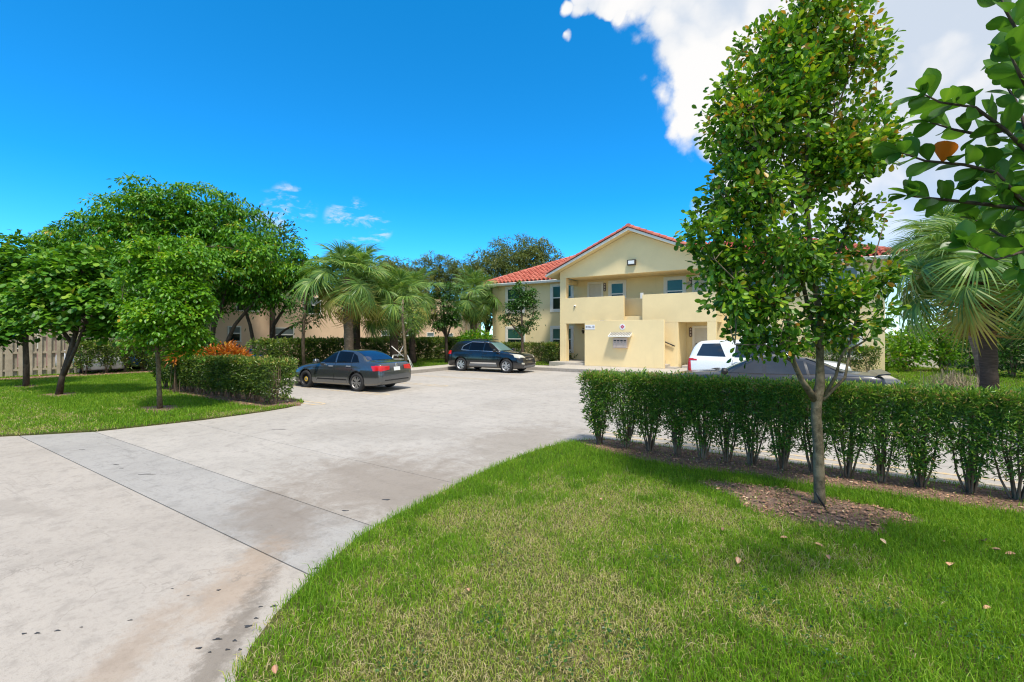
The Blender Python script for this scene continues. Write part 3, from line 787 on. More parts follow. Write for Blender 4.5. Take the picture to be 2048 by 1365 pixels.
join_inst('tile_field', TM, [M for _, M in rest] + gab, 'clay_tile', house)
# barrel tiles on verge, hips and ridge
def barrel(name, L=.44, r0=.13, r1=.105):
    m_ = MB(); n = 9; rows = []
    for y, r in ((0, r0), (L, r1)): rows.append([(r * math.cos(math.pi * i / (n - 1)), y, r * math.sin(math.pi * i / (n - 1)) - .03) for i in range(n)])
    m_.grid(rows); m_.grid([[(x * .8, 0, z * .8 - .002) for x, y, z in rows[0]], rows[0]])
    return m_.mesh(name)
BM = barrel('verge_tile', .44, .175, .14); BM.materials.append(MATS['clay_tile'])
def along(p, q, name, step=.40):
    p, q = Vector(p), Vector(q); D = q - p; n = int(D.length / step); Y = D.normalized(); X = Y.cross(Vector((0, 0, 1))).normalized(); Z = X.cross(Y)
    for i in range(n + 1):
        o = p + Y * min(i * step, D.length - .2)
        M = Matrix.Identity(4)
        for k in range(3): M[k][0], M[k][1], M[k][2], M[k][3] = X[k], Y[k], Z[k], o[k]
        inst(name, BM, M, house)
for s in (-1, 1): along((RX + s * (GE + .05), V0 + .09, ez(RX + s * (GE + .05)) + .075), (RX, V0 + .09, RZ + .075), 'verge_tile')
along((RX, V0 - .02, RZ + .08), (RX, 33.0, RZ + .08), 'ridge_tile')
along((S0, E0, EZ + .05), (S0 + run, RT, mz + .06), 'hip_tile'); along((S1, E0, EZ + .05), (S1 - run, RT, mz + .06), 'hip_tile')
along((S0 + run, RT, mz + .07), (RX, RT, mz + .07), 'ridge_tile')

def window(x0, x1, z0, z1, y, root=house, trim=.17, up='glass_teal', lo='glass_dark', mat='white_trim'):
    """double-hung window: trim > frame, two panes"""
    w = MB()
    w.box(x0, x0 + trim, y - .05, y - .002, z0, z1); w.box(x1 - trim, x1, y - .05, y - .002, z0, z1)
    w.box(x0 + trim, x1 - trim, y - .05, y - .002, z1 - trim, z1); w.box(x0 + trim, x1 - trim, y - .055, y - .002, z0, z0 + trim)
    o = w.build('window', mat, root, bevel=.005)
    a, b, c, d = x0 + trim, x1 - trim, z0 + trim, z1 - trim; mid = (c + d) / 2
    f = MB(); t_ = .055
    f.box(a, a + t_, y - .03, y - .004, c, d); f.box(b - t_, b, y - .03, y - .004, c, d); f.box(a + t_, b - t_, y - .03, y - .004, d - t_, d)
    f.box(a + t_, b - t_, y - .03, y - .004, c, c + t_); f.box(a + t_, b - t_, y - .034, y - .004, mid - .035, mid + .035)
    f.build('frame', 'white_metal', o)
    MB().box(a + t_, b - t_, y - .012, y - .006, mid + .035, d - t_).build('pane', up, o)
    MB().box(a + t_, b - t_, y - .010, y - .006, c + t_, mid - .035).build('pane', lo, o)
    return o
window(-18.68, -16.95, 3.56, 5.56, TB); window(-14.9, -13.1, 3.56, 5.56, TB)
window(-18.68, -16.95, .75, 2.61, TB); window(-14.9, -13.1, .75, 2.61, TB)
window(-10.64, -9.44, 3.75, 5.50, TB, up='glass_teal'); window(-7.12, -5.80, 3.75, 5.50, TB)
window(-2.9, -1.2, 3.56, 5.56, TB); window(.6, 2.5, 3.56, 5.56, TB, up='glass_grey'); window(-2.9, -1.2, .75, 2.61, TB); window(.6, 2.5, .75, 2.61, TB, up='glass_grey', lo='glass_grey')
def door(x0, x1, z0, z1, y, plaque=1):
    t_ = MB(); tr = .13
    t_.box(x0, x0 + tr, y - .05, y - .002, z0, z1); t_.box(x1 - tr, x1, y - .05, y - .002, z0, z1); t_.box(x0 + tr, x1 - tr, y - .05, y - .002, z1 - tr, z1)
    o = t_.build('door', 'white_trim', house, bevel=.005)
    a, b = x0 + tr + .012, x1 - tr - .012; h = z1 - tr - z0
    lf = MB(); lf.box(a, b, y - .02, y - .003, z0, z1 - tr - .012); w = (b - a)
    for i in (0, 1):
        px0 = a + w * (.12 + .42 * i); px1 = px0 + w * .34
        for (q0, q1) in ((.06, .36), (.42, .72), (.78, .93)): lf.box(px0, px1, y - .034, y - .018, z0 + h * q0, z0 + h * q1)
    lf.build('door_leaf', 'door_paint', o, bevel=.008)
    hx = b - .08 if plaque > 0 else a + .08
    MB().box(hx - .025, hx + .025, y - .07, y - .022, z0 + .95, z0 + 1.18).build('handle', 'black_metal', o, bevel=.008)
    qx = x1 + .02 if plaque > 0 else x0 - .18
    q = MB(); n = 20; zc = z1 - .38
    pts = []
    for i in range(n):
        a_ = 2 * math.pi * i / n; pts.append((qx + .085 + .085 * math.cos(a_), zc + (.20 if math.sin(a_) > 0 else -.20) + .085 * math.sin(a_)))
    q.prism(pts, y - .06, y - .052, 'y'); q.build('number_plaque', 'plate_brown', o)
    d_ = MB()
    for k in range(3):
        zz = zc + .17 - .17 * k
        d_.add([(qx + .085 + .045 * math.cos(t), y - .0605, zz + .06 * math.sin(t)) for t in [2 * math.pi * i / 10 for i in range(10)]], [tuple(range(10))])
    d_.build('digit_disc', 'mail_metal', o)
door(-12.1, -10.98, 3.085, 5.48, TB); door(-5.46, -4.32, 3.085, 5.48, TB, -1); door(-11.85, -10.75, .312, 2.52, TB); door(-5.46, -4.32, .302, 2.52, TB, -1)
# fixtures on the building
f = MB().box(-8.62, -8.12, TF - .16, TF - .003, 6.04, 6.36).build('floodlight', 'brown_metal', house, bevel=.02)
MB().box(-8.55, -8.19, TF - .172, TF - .158, 6.10, 6.30).build('lens', 'lens', f, bevel=.004)
l = MB().lathe([(.0, .22), (.05, .21), (.09, .12), (.11, .0), (.06, -.02), (.06, -.12), (.0, -.13)], Matrix.Translation((-12.35, TB - .14, 2.2)), 14).build('wall_lantern', 'brown_metal', house, smooth=True)
MB().lathe([(.10, .13), (.075, .0), (.05, -.01)], Matrix.Translation((-12.35, TB - .14, 2.235)), 14).build('lamp_glass', 'lens', l, smooth=True)
l = MB().lathe([(.0, .12), (.07, .10), (.08, .0), (.05, -.1), (.0, -.11)], Matrix.Translation((-5.62, TB - .1, 5.05)), 14).build('wall_lantern', 'mail_metal', house, smooth=True)
c_ = MB().lathe([(.0, .07), (.04, .06), (.065, .03), (.07, 0), (.075, -.02)], Matrix.Translation((-12.0, TF - .02, 3.79)) @ Matrix.Rotation(R(90), 4, 'X'), 16).build('dome_camera', 'white_metal', house, smooth=True)
MB().lathe([(.0, .085), (.03, .075), (.035, .055)], Matrix.Translation((-11.985, TF - .02, 3.77)) @ Matrix.Rotation(R(90), 4, 'X'), 12).build('lens', 'black_metal', c_, smooth=True)
h_ = MB().tube([(-7.6, TF - .07, 2.05), (-6.3, TF - .07, 1.52), (-5.95, TF - .07, 1.36)], .034, 8)
h_.tube([(-6.1, TF - .07, 1.43), (-6.1, TF - .003, 1.36)], .014, 6); h_.tube([(-7.4, TF - .07, 1.97), (-7.4, TF - .003, 1.90)], .014, 6)
h_.build('handrail', 'black_metal', house, smooth=True)
MB().box(-7.98, -7.80, TF + .3, TF + .42, 4.1, 4.44).build('meter_box', 'white_metal', house, bevel=.01)
# ---- things on the stair wall
def text(body, size, M, mat, name, parent):
    cu = bpy.data.curves.new(name, 'FONT'); cu.body = body; cu.size = size; cu.align_x = 'CENTER'; cu.align_y = 'CENTER'; cu.extrude = .001
    o = bpy.data.objects.new(name, cu); COL.objects.link(o)
    dg = bpy.context.evaluated_depsgraph_get(); me = bpy.data.meshes.new_from_object(o.evaluated_get(dg))
    bpy.data.objects.remove(o); me.transform(rootmat(parent).inverted() @ M)
    return link(name, me, mat, parent)
FACE = Matrix.Rotation(R(90), 4, 'X')
YS = 24.85
sg = empty('address_sign', (-10.50, YS - .012, 2.44), label='small white address plate with dark numbers on the stair wall', cat='sign')
MB().box(-10.80, -10.20, YS - .014, YS - .002, 2.30, 2.58).build('plate', 'sign_white', sg, bevel=.003)
text('8786-18', .165, Matrix.Translation((-10.50, YS - .0165, 2.44)) @ FACE, 'ink', 'lettering', sg)
fs_ = empty('fire_sign', (-8.55, YS - .01, 2.44), label='round white badge with red diamond above the mailbox', cat='sign')
MB().lathe([(0, .012), (.165, .012), (.17, .0)], Matrix.Translation((-8.55, YS - .002, 2.44)) @ FACE, 28).build('disc', 'sign_white', fs_)
q = .118; MB().add([(-8.55 - q, YS - .0165, 2.44), (-8.55, YS - .0165, 2.44 - q), (-8.55 + q, YS - .0165, 2.44), (-8.55, YS - .0165, 2.44 + q)], [(0, 1, 2, 3)]).build('diamond', 'sign_red', fs_)
text('R', .11, Matrix.Translation((-8.55, YS - .018, 2.44)) @ FACE, 'sign_white', 'lettering', fs_)
mb = empty('mailbox', (-8.62, YS - .15, 1.35), label='beige wall mailbox under a small slatted canopy', cat='mailbox')
MB().box(-9.02, -8.22, YS - .24, YS - .002, 1.24, 1.82).build('case', 'mail_metal', mb, bevel=.012)
for k in range(4):
    x0 = -8.99 + .193 * k
    d_ = MB().box(x0, x0 + .182, YS - .252, YS - .242, 1.28, 1.70).build('mail_door', 'mail_metal', mb, bevel=.003)
    MB().box(x0 + .05, x0 + .13, YS - .257, YS - .2525, 1.54, 1.56).build('lock', 'slat_grey', d_)
    MB().box(x0 + .02, x0 + .16, YS - .262, YS - .2525, 1.625, 1.69).build('slot', 'black_metal', d_)
cp = MB().prism([(YS - .003, 2.12), (YS - .003, 1.97), (YS - .42, 1.86), (YS - .42, 1.93)], -9.25, -8.0, 'x').build('canopy', 'white_trim', mb)
for k in range(14):
    x0 = -9.19 + .086 * k
    MB().prism([(YS - .02, 2.122), (YS - .39, 1.945), (YS - .39, 1.962), (YS - .02, 2.139)], x0, x0 + .055, 'x').build('slat', 'slat_grey', cp)

# ------------------------------------------------------------------ neighbouring buildings
pe = empty('peach_building', (-33, 24, 0), label='long peach stucco building behind the rear hedge', cat='building')
MB().box(-46, -33, 11, 44.5, -.05, 5.5).build('wall', 'stucco_peach', pe)
MB().box(-46.1, -32.9, 10.9, 44.6, 5.51, 5.75).build('parapet', 'stucco_peach', pe)
def side_window(y0, y1, z0, z1, x=-33, root=pe, up='glass_grey', lo='glass_dark'):
    t_ = .09
    w = MB(); w.box(x + .002, x + .05, y0, y0 + t_, z0, z1); w.box(x + .002, x + .05, y1 - t_, y1, z0, z1); w.box(x + .002, x + .05, y0 + t_, y1 - t_, z1 - t_, z1)
    w.box(x + .002, x + .07, y0 - .05, y1 + .05, z0 - .08, z0); m_ = (z0 + z1) / 2
    w.box(x + .002, x + .05, y0 + t_, y1 - t_, m_ - .04, m_ + .04); o = w.build('window', 'white_metal', root)
    MB().box(x + .004, x + .02, y0 + t_, y1 - t_, m_ + .04, z1 - t_).build('pane', up, o); MB().box(x + .004, x + .018, y0 + t_, y1 - t_, z0, m_ - .04).build('pane', lo, o)
for (p0, p1, t0, b0) in ((455, 482, 652, 682), (548, 588, 655, 684), (762, 800, 661, 681), (802, 824, 662, 681), (853, 868, 665, 681), (894, 906, 667, 683)):
    def hit(px, py):
        d = camdir(px, py); k = -33 / d.x; return d.y * k, CAMH + d.z * k
    y0, z1 = hit(p0, t0); y1, z0 = hit(p1, b0); side_window(y0, y1, z0, z1)
for y0 in (16, 21, 27, 33, 39): side_window(y0, y0 + 1.6, 3.7, 5.0)
for y0 in (32.8, 41.5): MB().box(-32.998, -32.9, y0, y0 + .12, 0, 5.5).build('downpipe', 'stucco_peach', pe)
pk = empty('pink_building', (-44, 12, 0), label='pinkish brick house corner far left behind the trees', cat='building')
MB().box(-56, -40, 4.0, 13.5, -.05, 5.0).build('wall', 'stucco_pink', pk)
MB().add([(-56.5, 3.5, 5.0), (-39.5, 3.5, 5.0), (-39.5, 14, 5.0), (-56.5, 14, 5.0), (-52, 8.7, 7), (-44, 8.7, 7)], [(0, 1, 5, 4), (1, 2, 5), (2, 3, 4, 5), (3, 0, 4)]).build('roof', 'clay_tile', pk)
side_window(10.2, 11.8, 1.2, 2.6, -40, pk); side_window(6.2, 7.8, 1.2, 2.6, -40, pk)
wh = empty('white_house', (-34, 62, 0), label='white house seen far behind between palm and left wing', cat='building')
MB().box(-40, -24, 58, 66, -.05, 6.0).build('wall', 'stucco_white', wh)
MB().add([(-41, 57.3, 6.0), (-23, 57.3, 6.0), (-23, 66.5, 6.0), (-41, 66.5, 6.0), (-36, 62, 8.2), (-28, 62, 8.2)], [(0, 1, 5, 4), (1, 2, 5), (2, 3, 4, 5), (3, 0, 4)]).build('roof', 'slat_grey', wh)
for x0 in (-38, -35, -32, -29, -26.5):
    for z0 in (1.0, 3.8): window(x0, x0 + 1.3, z0, z0 + 1.5, 58, wh, .1, 'glass_grey', 'glass_dark')
# ------------------------------------------------------------------ cars
def carpaint(name, col, metal=.35, rough=.28, coat=.8):
    t = NT(name); v = t.pos(obj=True); n = t.noise(v, 60, 2); d = t.noise(v, 1.7, 5, .6)
    c = t.ramp(n, [(.3, tuple(x * .92 for x in col)), (.7, tuple(min(1, x * 1.08) for x in col))])
    z = t.n('ShaderNodeSeparateXYZ'); t.L.new(t.n('ShaderNodeTexCoord').outputs['Object'], z.inputs[0])
    dust = t.math('MULTIPLY', t.mapr(z.outputs['Z'], .2, .55, .22, 0), t.mapr(d, .3, .7, .4, 1))
    t.color(t.mix(dust, c, (.36, .33, .29))); t.set(Metallic=metal, Roughness=rough, Coat_Weight=coat); t.b.inputs['Coat Roughness'].default_value = .05
carpaint('paint_grey', (.105, .115, .122), .7, .20, 1.0); carpaint('paint_black', (.007, .008, .011), .1, .25); carpaint('paint_white', (.78, .79, .80), 0, .3)
carpaint('paint_navy', (.006, .012, .026), .0, .30, .5); carpaint('paint_blue', (.03, .12, .36), .3, .3); carpaint('paint_silver', (.55, .57, .60), .5, .3)
plain('tyre', (.022, .022, .023), .85, var=.25); plain('rim_silver', (.62, .62, .64), .3, .75, var=.05); plain('rim_dark', (.30, .29, .28), .4, .5, var=.1); plain('rim_steel', (.025, .025, .028), .5, .3, var=.2)
plain('yellow_cap', (.65, .42, .04), .5); plain('car_black', (.012, .012, .013), .5, var=.2); plain('chrome', (.75, .76, .78), .15, 1.0, var=.03); plain('underbody', (.012, .012, .012), .95)
plain('lamp_red', (.55, .012, .014), .18, var=.15, coat=.6); plain('lamp_clear', (.52, .50, .42), .12, var=.15, coat=.6); plain('plate_white', (.72, .74, .74), .4, var=.06); plain('plate_green', (.20, .36, .24), .5); plain('cladding', (.17, .175, .18), .6, var=.12); plain('rust', (.30, .11, .06), .8)
glassmat('car_glass', (.005, .005, .006), .06, .28); glassmat('car_glass_blue', (.008, .03, .09), .05, .5); glassmat('car_glass_sky', (.025, .036, .055), .05, .55); glassmat('car_glass_green', (.16, .27, .26), .05)

def interp(tab, x):
    """smooth (monotone-ish) interpolation of the station table at x"""
    T = sorted(tab, key=lambda r: r[0]); X = [r[0] for r in T]
    if x <= X[0]: return T[0][1:]
    if x >= X[-1]: return T[-1][1:]
    i = max(j for j in range(len(X) - 1) if X[j] <= x); h = X[i + 1] - X[i]; t = (x - X[i]) / h; out = []
    for k in range(1, len(T[0])):
        def sl(j):
            if j == 0 or j == len(X) - 1:
                a, b = (0, 1) if j == 0 else (-2, -1); return (T[b][k] - T[a][k]) / (X[b] - X[a])
            d0 = (T[j][k] - T[j - 1][k]) / (X[j] - X[j - 1]); d1 = (T[j + 1][k] - T[j][k]) / (X[j + 1] - X[j])
            return 0 if d0 * d1 <= 0 else 2 * d0 * d1 / (d0 + d1)
        m0, m1 = sl(i) * h, sl(i + 1) * h; p0, p1 = T[i][k], T[i + 1][k]
        out.append((2 * t ** 3 - 3 * t * t + 1) * p0 + (t ** 3 - 2 * t * t + t) * m0 + (-2 * t ** 3 + 3 * t * t) * p1 + (t ** 3 - t * t) * m1)
    return out
def section(zl, zs, ws, wm, zt, wt):
    H = zs - zl; up = max(zt - zs, .0)
    P = [(0, zl), (.72 * wm, zl), (.93 * wm, zl + .02), (.985 * wm, zl + .10), (wm, zl + .40 * H), (wm * .998, zl + .62 * H), (wm * .5 + ws * .5 + .012, zl + .86 * H), (ws + .012, zs - .012), (ws - .006, zs + .010)]
    a = (ws - .006, zs + .010); b = (wt, zt - .05 if up > .1 else zt - .25 * up)
    for q, bul in ((.35, .022), (.7, .022)):
        k = bul if up > .15 else 0
        P.append((a[0] + (b[0] - a[0]) * q + k, a[1] + (b[1] - a[1]) * q))
    P += [b, (wt * .88, zt - (.018 if up > .1 else .1 * up)), (wt * .5, zt - .004), (0, zt)]
    return P
def body_mesh(tab, arches, n=84):
    x0, x1 = min(r[0] for r in tab), max(r[0] for r in tab); rings = []
    for i in range(n):
        x = x0 + (x1 - x0) * (.5 - .5 * math.cos(math.pi * i / (n - 1))) * .35 + (x1 - x0) * (i / (n - 1)) * .65
        h = section(*interp(tab, x)); ring = [(x, y, z) for y, z in h] + [(x, -y, z) for y, z in h[-2:0:-1]]; rings.append(ring)
    m_ = MB(); k = len(rings[0])
    m_.add([p for r in rings for p in r], [(i * k + j, i * k + (j + 1) % k, (i + 1) * k + (j + 1) % k, (i + 1) * k + j) for i in range(n - 1) for j in range(k)] + [tuple(range(k)), tuple(range((n - 1) * k, n * k))])
    me = m_.mesh('body_raw'); ob = bpy.data.objects.new('tmp', me); COL.objects.link(ob); cut = []
    for (ax, r, w) in arches:
        for s in (-1, 1):
            c = MB().lathe([(0, 0), (r, 0), (r, .34), (0, .34)], Matrix.Translation((ax, s * (w + .08), r * .93)) @ Matrix.Rotation(R(90 * s), 4, 'X'), 28)
            cm = c.mesh('cut'); bm = bmesh.new(); bm.from_mesh(cm); bmesh.ops.remove_doubles(bm, verts=bm.verts, dist=1e-5); bmesh.ops.recalc_face_normals(bm, faces=bm.faces); bm.to_mesh(cm); bm.free()
            co = bpy.data.objects.new('tmpc', cm); COL.objects.link(co); cut.append(co)
            md = ob.modifiers.new('b', 'BOOLEAN'); md.object = co; md.operation = 'DIFFERENCE'; md.solver = 'EXACT'
    dg = bpy.context.evaluated_depsgraph_get(); out = bpy.data.meshes.new_from_object(ob.evaluated_get(dg)); raw = me
    bm = bmesh.new(); bm.from_mesh(raw); bmesh.ops.recalc_face_normals(bm, faces=bm.faces); bvh = BVHTree.FromBMesh(bm); bm.free()
    for o in cut + [ob]: bpy.data.objects.remove(o)
    bm = bmesh.new(); bm.from_mesh(out)
    for f in bm.faces: f.smooth = True
    for e in bm.edges:
        if len(e.link_faces) == 2 and e.calc_face_angle(0) > .7: e.smooth = False
    bm.to_mesh(out); bm.free(); out.name = 'body'
    return out, bvh
def patch(bvh, quad, axis, mat, parent, name, off=.006, n=10, m=6, thick=0.0):
    """four 2-D corners (bilinear) projected on the body: axis 'y'/'-y' uses (x,z), 'x'/'-x' uses (y,z), 'z' uses (x,y)"""
    s = -1 if axis.startswith('-') else 1; a = axis[-1]; rows = []
    (a0, b0), (a1, b1), (a2, b2), (a3, b3) = quad
    last = None
    for i in range(m + 1):
        v = i / m; row = []
        for j in range(n + 1):
            u = j / n
            p = (a0 * (1 - u) * (1 - v) + a1 * u * (1 - v) + a2 * u * v + a3 * (1 - u) * v, b0 * (1 - u) * (1 - v) + b1 * u * (1 - v) + b2 * u * v + b3 * (1 - u) * v)
            if a == 'y': o, d = Vector((p[0], 3 * s, p[1])), Vector((0, -s, 0))
            elif a == 'x': o, d = Vector((4 * s, p[0], p[1])), Vector((-s, 0, 0))
            else: o, d = Vector((p[0], p[1], 4)), Vector((0, 0, -1))
            loc, nor, idx, dist = bvh.ray_cast(o, d)
            if loc is None:
                loc, nor, idx, dist = bvh.find_nearest(Vector((p[0], .6 * s, p[1])) if a == 'y' else Vector((2.2 * s, p[0], p[1])))
            if nor.dot(d) > 0: nor = -nor
            row.append(loc + nor * off)
        rows.append(row)
    me = MB().grid(rows)
    ob = me.build(name, mat, parent, smooth=True, local=True)
    return ob
def wheel(parent, x, y, r, w, rim, spokes=5, style='split', steel=False):
    s = 1 if y > 0 else -1
    root = MB(); M = Matrix.Translation((x, y, r)) @ Matrix.Rotation(R(-90 * s), 4, 'X')
    prof = [(r * .66, -w * .5), (r * .9, -w * .5), (r * .985, -w * .38), (r, -w * .2), (r, w * .2), (r * .985, w * .38), (r * .92, w * .5), (r * .70, w * .52), (r * .66, w * .40)]
    root.lathe(prof, M, 32); o = root.build('wheel', 'tyre', parent, smooth=True, local=True)
    k = MB(); R0 = r * .685
    k.lathe([(R0, w * .47), (R0 * .97, w * .50), (R0 * .90, w * .40), (R0 * .88, -w * .2)], M, 32)
    if steel:
        k.lathe([(R0 * .9, w * .1), (R0 * .6, w * .16), (R0 * .45, w * .30), (R0 * .2, w * .30), (0, w * .26)], M, 24)
    else:
        k.lathe([(R0 * .22, w * .30), (R0 * .20, w * .42), (0, w * .44)], M, 16)
        for i in range(spokes):
            for da in ((-.16, .16) if style == 'split' else (0,)):
                a = 2 * math.pi * i / spokes + .3; b = a + da * 1.6
                wid = .10 if style == 'split' else .2
                p0 = Vector((math.cos(a + da * .5), math.sin(a + da * .5), 0)) * R0 * .15; p1 = Vector((math.cos(b), math.sin(b), 0)) * R0 * .93
                d = (p1 - p0).normalized(); nn = Vector((-d.y, d.x, 0)); h0, h1 = w * .42, w * .44
                w0, w1 = R0 * wid * .8, R0 * wid
                vs = [p0 + nn * w0, p0 - nn * w0, p1 - nn * w1, p1 + nn * w1]
                k.add([M @ (v + Vector((0, 0, h1 if t else h0 - .04))) for t in (0, 1) for v in vs], [(0, 1, 2, 3), (4, 7, 6, 5), (0, 4, 5, 1), (1, 5, 6, 2), (2, 6, 7, 3), (3, 7, 4, 0)])
    k.build('rim', rim, o, local=True)
    MB().lathe([(R0 * .86, -w * .1), (0, -w * .1)], M, 20).build('brake_disc', 'underbody', o, local=True)
    if steel:
        MB().lathe([(R0 * .42, w * .31), (R0 * .40, w * .34), (R0 * .22, w * .33), (0, w * .30)], M, 16).build('hub_cap', 'yellow_cap', o, local=True)
        MB().lathe([(R0 * .24, w * .335), (R0 * .22, w * .36), (0, w * .36)], M, 16).build('hub_centre', 'rim_dark', o, local=True)
    return o
def mirror(parent, x, y, z, paint):
    s = 1 if y > 0 else -1
    m_ = MB().lathe([(0, -.085), (.05, -.08), (.075, -.05), (.085, 0), (.08, .06), (.0, .07)], Matrix.Translation((x, y, z)) @ Matrix.Diagonal((1, 1.5, 1, 1)) @ Matrix.Rotation(R(90), 4, 'Y'), 14)
    m_.tube([(x + .02, y - s * .2, z - .06), (x, y, z - .03)], .022, 6); o = m_.build('mirror', paint, parent, smooth=True, local=True)
    return o
def seam(bvh, pts, axis, parent, name='door_seam', w=.011, mat='car_black'):
    m_ = MB(); s = -1 if axis.startswith('-') else 1; a = axis[-1]; P = []
    for p, q in zip(pts[:-1], pts[1:]):
        for i in range(7): P.append((p[0] + (q[0] - p[0]) * i / 6, p[1] + (q[1] - p[1]) * i / 6))
    rows = []
    for i, p in enumerate(P):
        q = P[min(i + 1, len(P) - 1)]; r0 = P[max(i - 1, 0)]; dx, dz = q[0] - r0[0], q[1] - r0[1]; l = math.hypot(dx, dz) or 1; nx, nz = -dz / l * w / 2, dx / l * w / 2; row = []
        for t in (-1, 1):
            if a == 'y': o, d = Vector((p[0] + nx * t, 3 * s, p[1] + nz * t)), Vector((0, -s, 0))
            else: o, d = Vector((4 * s, p[0] + nx * t, p[1] + nz * t)), Vector((-s, 0, 0))
            loc, nor, _, _ = bvh.ray_cast(o, d)
            if loc is None: break
            row.append(loc - d * .003)
        if len(row) == 2: rows.append(row)
    if len(rows) > 1: m_.grid(rows); return m_.build(name, mat, parent, local=True)
def car(name, loc, rz, label, tab, paint, wb, wr, ww, track, side, front, rear, spec):
    root = empty(name, loc, rz, label, 'car')
    me, bvh = body_mesh(tab, [(wb / 2, wr * 1.16, track), (-wb / 2, wr * 1.16, track)])
    link('body', me, paint, root)
    hw = max(r[4] for r in tab)
    MB().box(-wb / 2 - .5, wb / 2 + .45, -hw * .72, hw * .72, min(r[1] for r in tab) - .02, .52).build('underbody', 'underbody', root, local=True)
    for ax in (1, -1):
        for s in (1, -1):
            rim, sp, st, steel = spec.get(('wheel', ax, s), spec['wheel'])
            wheel(root, ax * wb / 2, s * (track - ww * .5), wr, ww, rim, sp, st, steel)
    for s in ('y', '-y'):
        for q, mat in side: patch(bvh, q, s, mat, root, 'side_window', .007, 12, 5)
        for p in spec.get('seams', []): seam(bvh, p, s, root)
        for q, mat, nm in spec.get('side_parts', []): patch(bvh, q, s, mat, root, nm, .009, 12, 3)
        for p, mat, nm, w_ in spec.get('side_lines', []): seam(bvh, p, s, root, nm, w_, mat)
        k = 1 if s == 'y' else -1
        for (hx, hz) in spec.get('handles', []):
            loc_, nor, _, _ = bvh.ray_cast(Vector((hx, 3 * k, hz)), Vector((0, -k, 0)))
            if loc_: MB().box(hx - .10, hx + .10, loc_.y - .012, loc_.y + .028 * k if k > 0 else loc_.y + .012, hz - .018, hz + .018).build('door_handle', spec.get('handle_mat', paint), root, bevel=.008, local=True) if k > 0 else MB().box(hx - .10, hx + .10, loc_.y - .028, loc_.y + .012, hz - .018, hz + .018).build('door_handle', spec.get('handle_mat', paint), root, bevel=.008, local=True)
        mx, my, mz_ = spec['mirror']; mirror(root, mx, k * my, mz_, spec.get('mirror_mat', paint))
    for q, ax, mat, nm in front + rear: patch(bvh, q, ax, mat, root, nm, .009, 14, 6)
    return root, bvh

# --- grey saloon, three-quarter rear
JET = [(2.21, .30, .55, .52, .62, .61, .42), (2.13, .22, .66, .66, .76, .71, .55), (1.9, .19, .76, .75, .85, .81, .62), (1.325, .185, .86, .80, .885, .935, .66), (.86, .185, .905, .815, .889, .99, .68),
       (.45, .185, .925, .815, .889, 1.22, .62), (.05, .185, .94, .815, .889, 1.395, .58), (-.4, .185, .955, .815, .889, 1.455, .57), (-.95, .185, .97, .812, .889, 1.425, .57), (-1.4, .19, .985, .80, .885, 1.285, .60),
       (-1.80, .20, 1.0, .785, .875, 1.085, .64), (-2.1, .22, .995, .765, .86, 1.045, .68), (-2.30, .25, .96, .74, .835, 1.01, .66), (-2.37, .28, .90, .72, .81, .955, .62), (-2.42, .36, .62, .66, .74, .68, .55)]
jet, jb = car('parked_sedan', (-14.62, 11.2, 0), R(180 + 5.0), 'grey four-door sedan parked nose to the kerb beside the left hedge, seen from behind', JET, 'paint_grey', 2.65, .325, .22, .885,
    [([(.66, .985), (-.18, 1.0), (-.12, 1.385), (.20, 1.34)], 'car_glass'), ([(-.27, 1.0), (-.98, 1.015), (-.92, 1.36), (-.20, 1.395)], 'car_glass'), ([(-1.02, 1.02), (-1.36, 1.04), (-1.16, 1.25), (-.96, 1.33)], 'car_glass')],
    [([(-.66, 1.01), (.66, 1.01), (.52, 1.36), (-.52, 1.36)], 'x', 'car_glass', 'windshield'), ([(.42, .60), (.80, .63), (.74, .76), (.50, .70)], 'x', 'lamp_clear', 'headlight'), ([(-.42, .60), (-.80, .63), (-.74, .76), (-.50, .70)], 'x', 'lamp_clear', 'headlight'), ([(-.38, .57), (.38, .57), (.38, .68), (-.38, .68)], 'x', 'car_black', 'grille')],
    [([(-.64, 1.10), (.64, 1.10), (.50, 1.405), (-.50, 1.405)], '-x', 'car_glass_blue', 'rear_window'),
     ([(.38, .78), (.80, .74), (.80, .93), (.36, .91)], '-x', 'lamp_red', 'taillight'), ([(-.38, .78), (-.80, .74), (-.80, .93), (-.36, .91)], '-x', 'lamp_red', 'taillight'),
     ([(-.16, .735), (.16, .735), (.16, .865), (-.16, .865)], '-x', 'plate_white', 'licence_plate'), ([(-.60, .395), (.60, .395), (.62, .43), (-.62, .43)], '-x', 'car_black', 'bumper_strip')],
    {'wheel': ('rim_dark', 5, 'split', False), ('wheel', 1, 1): ('rim_steel', 5, 'split', True), ('wheel', 1, -1): ('rim_silver', 5, 'split', False), 'mirror': (.62, .96, 1.03), 'handles': [(-.02, .86), (-.92, .88)], 'handle_mat': 'paint_silver',
     'seams': [[(.78, .9), (.82, .55), (.70, .30)], [(-.22, 1.0), (-.22, .6), (-.17, .30)], [(-1.0, 1.02), (-1.10, .8), (-.98, .62), (-.90, .40), (-.85, .30)]],
     'side_lines': [([(.68, .385), (-.85, .395)], 'car_black', 'side_moulding', .05), ([(.70, .965), (-1.38, 1.015)], 'car_black', 'window_seal', .02)],
     'side_parts': [([(-2.10, .74), (-2.37, .76), (-2.36, .93), (-1.98, .91)], 'lamp_red', 'taillight')]})
seam(jb, [(-.70, .70), (.70, .70)], '-x', jet, 'boot_seam'); seam(jb, [(-.33, .90), (-.35, .72)], '-x', jet, 'boot_seam'); seam(jb, [(.33, .90), (.35, .72)], '-x', jet, 'boot_seam')
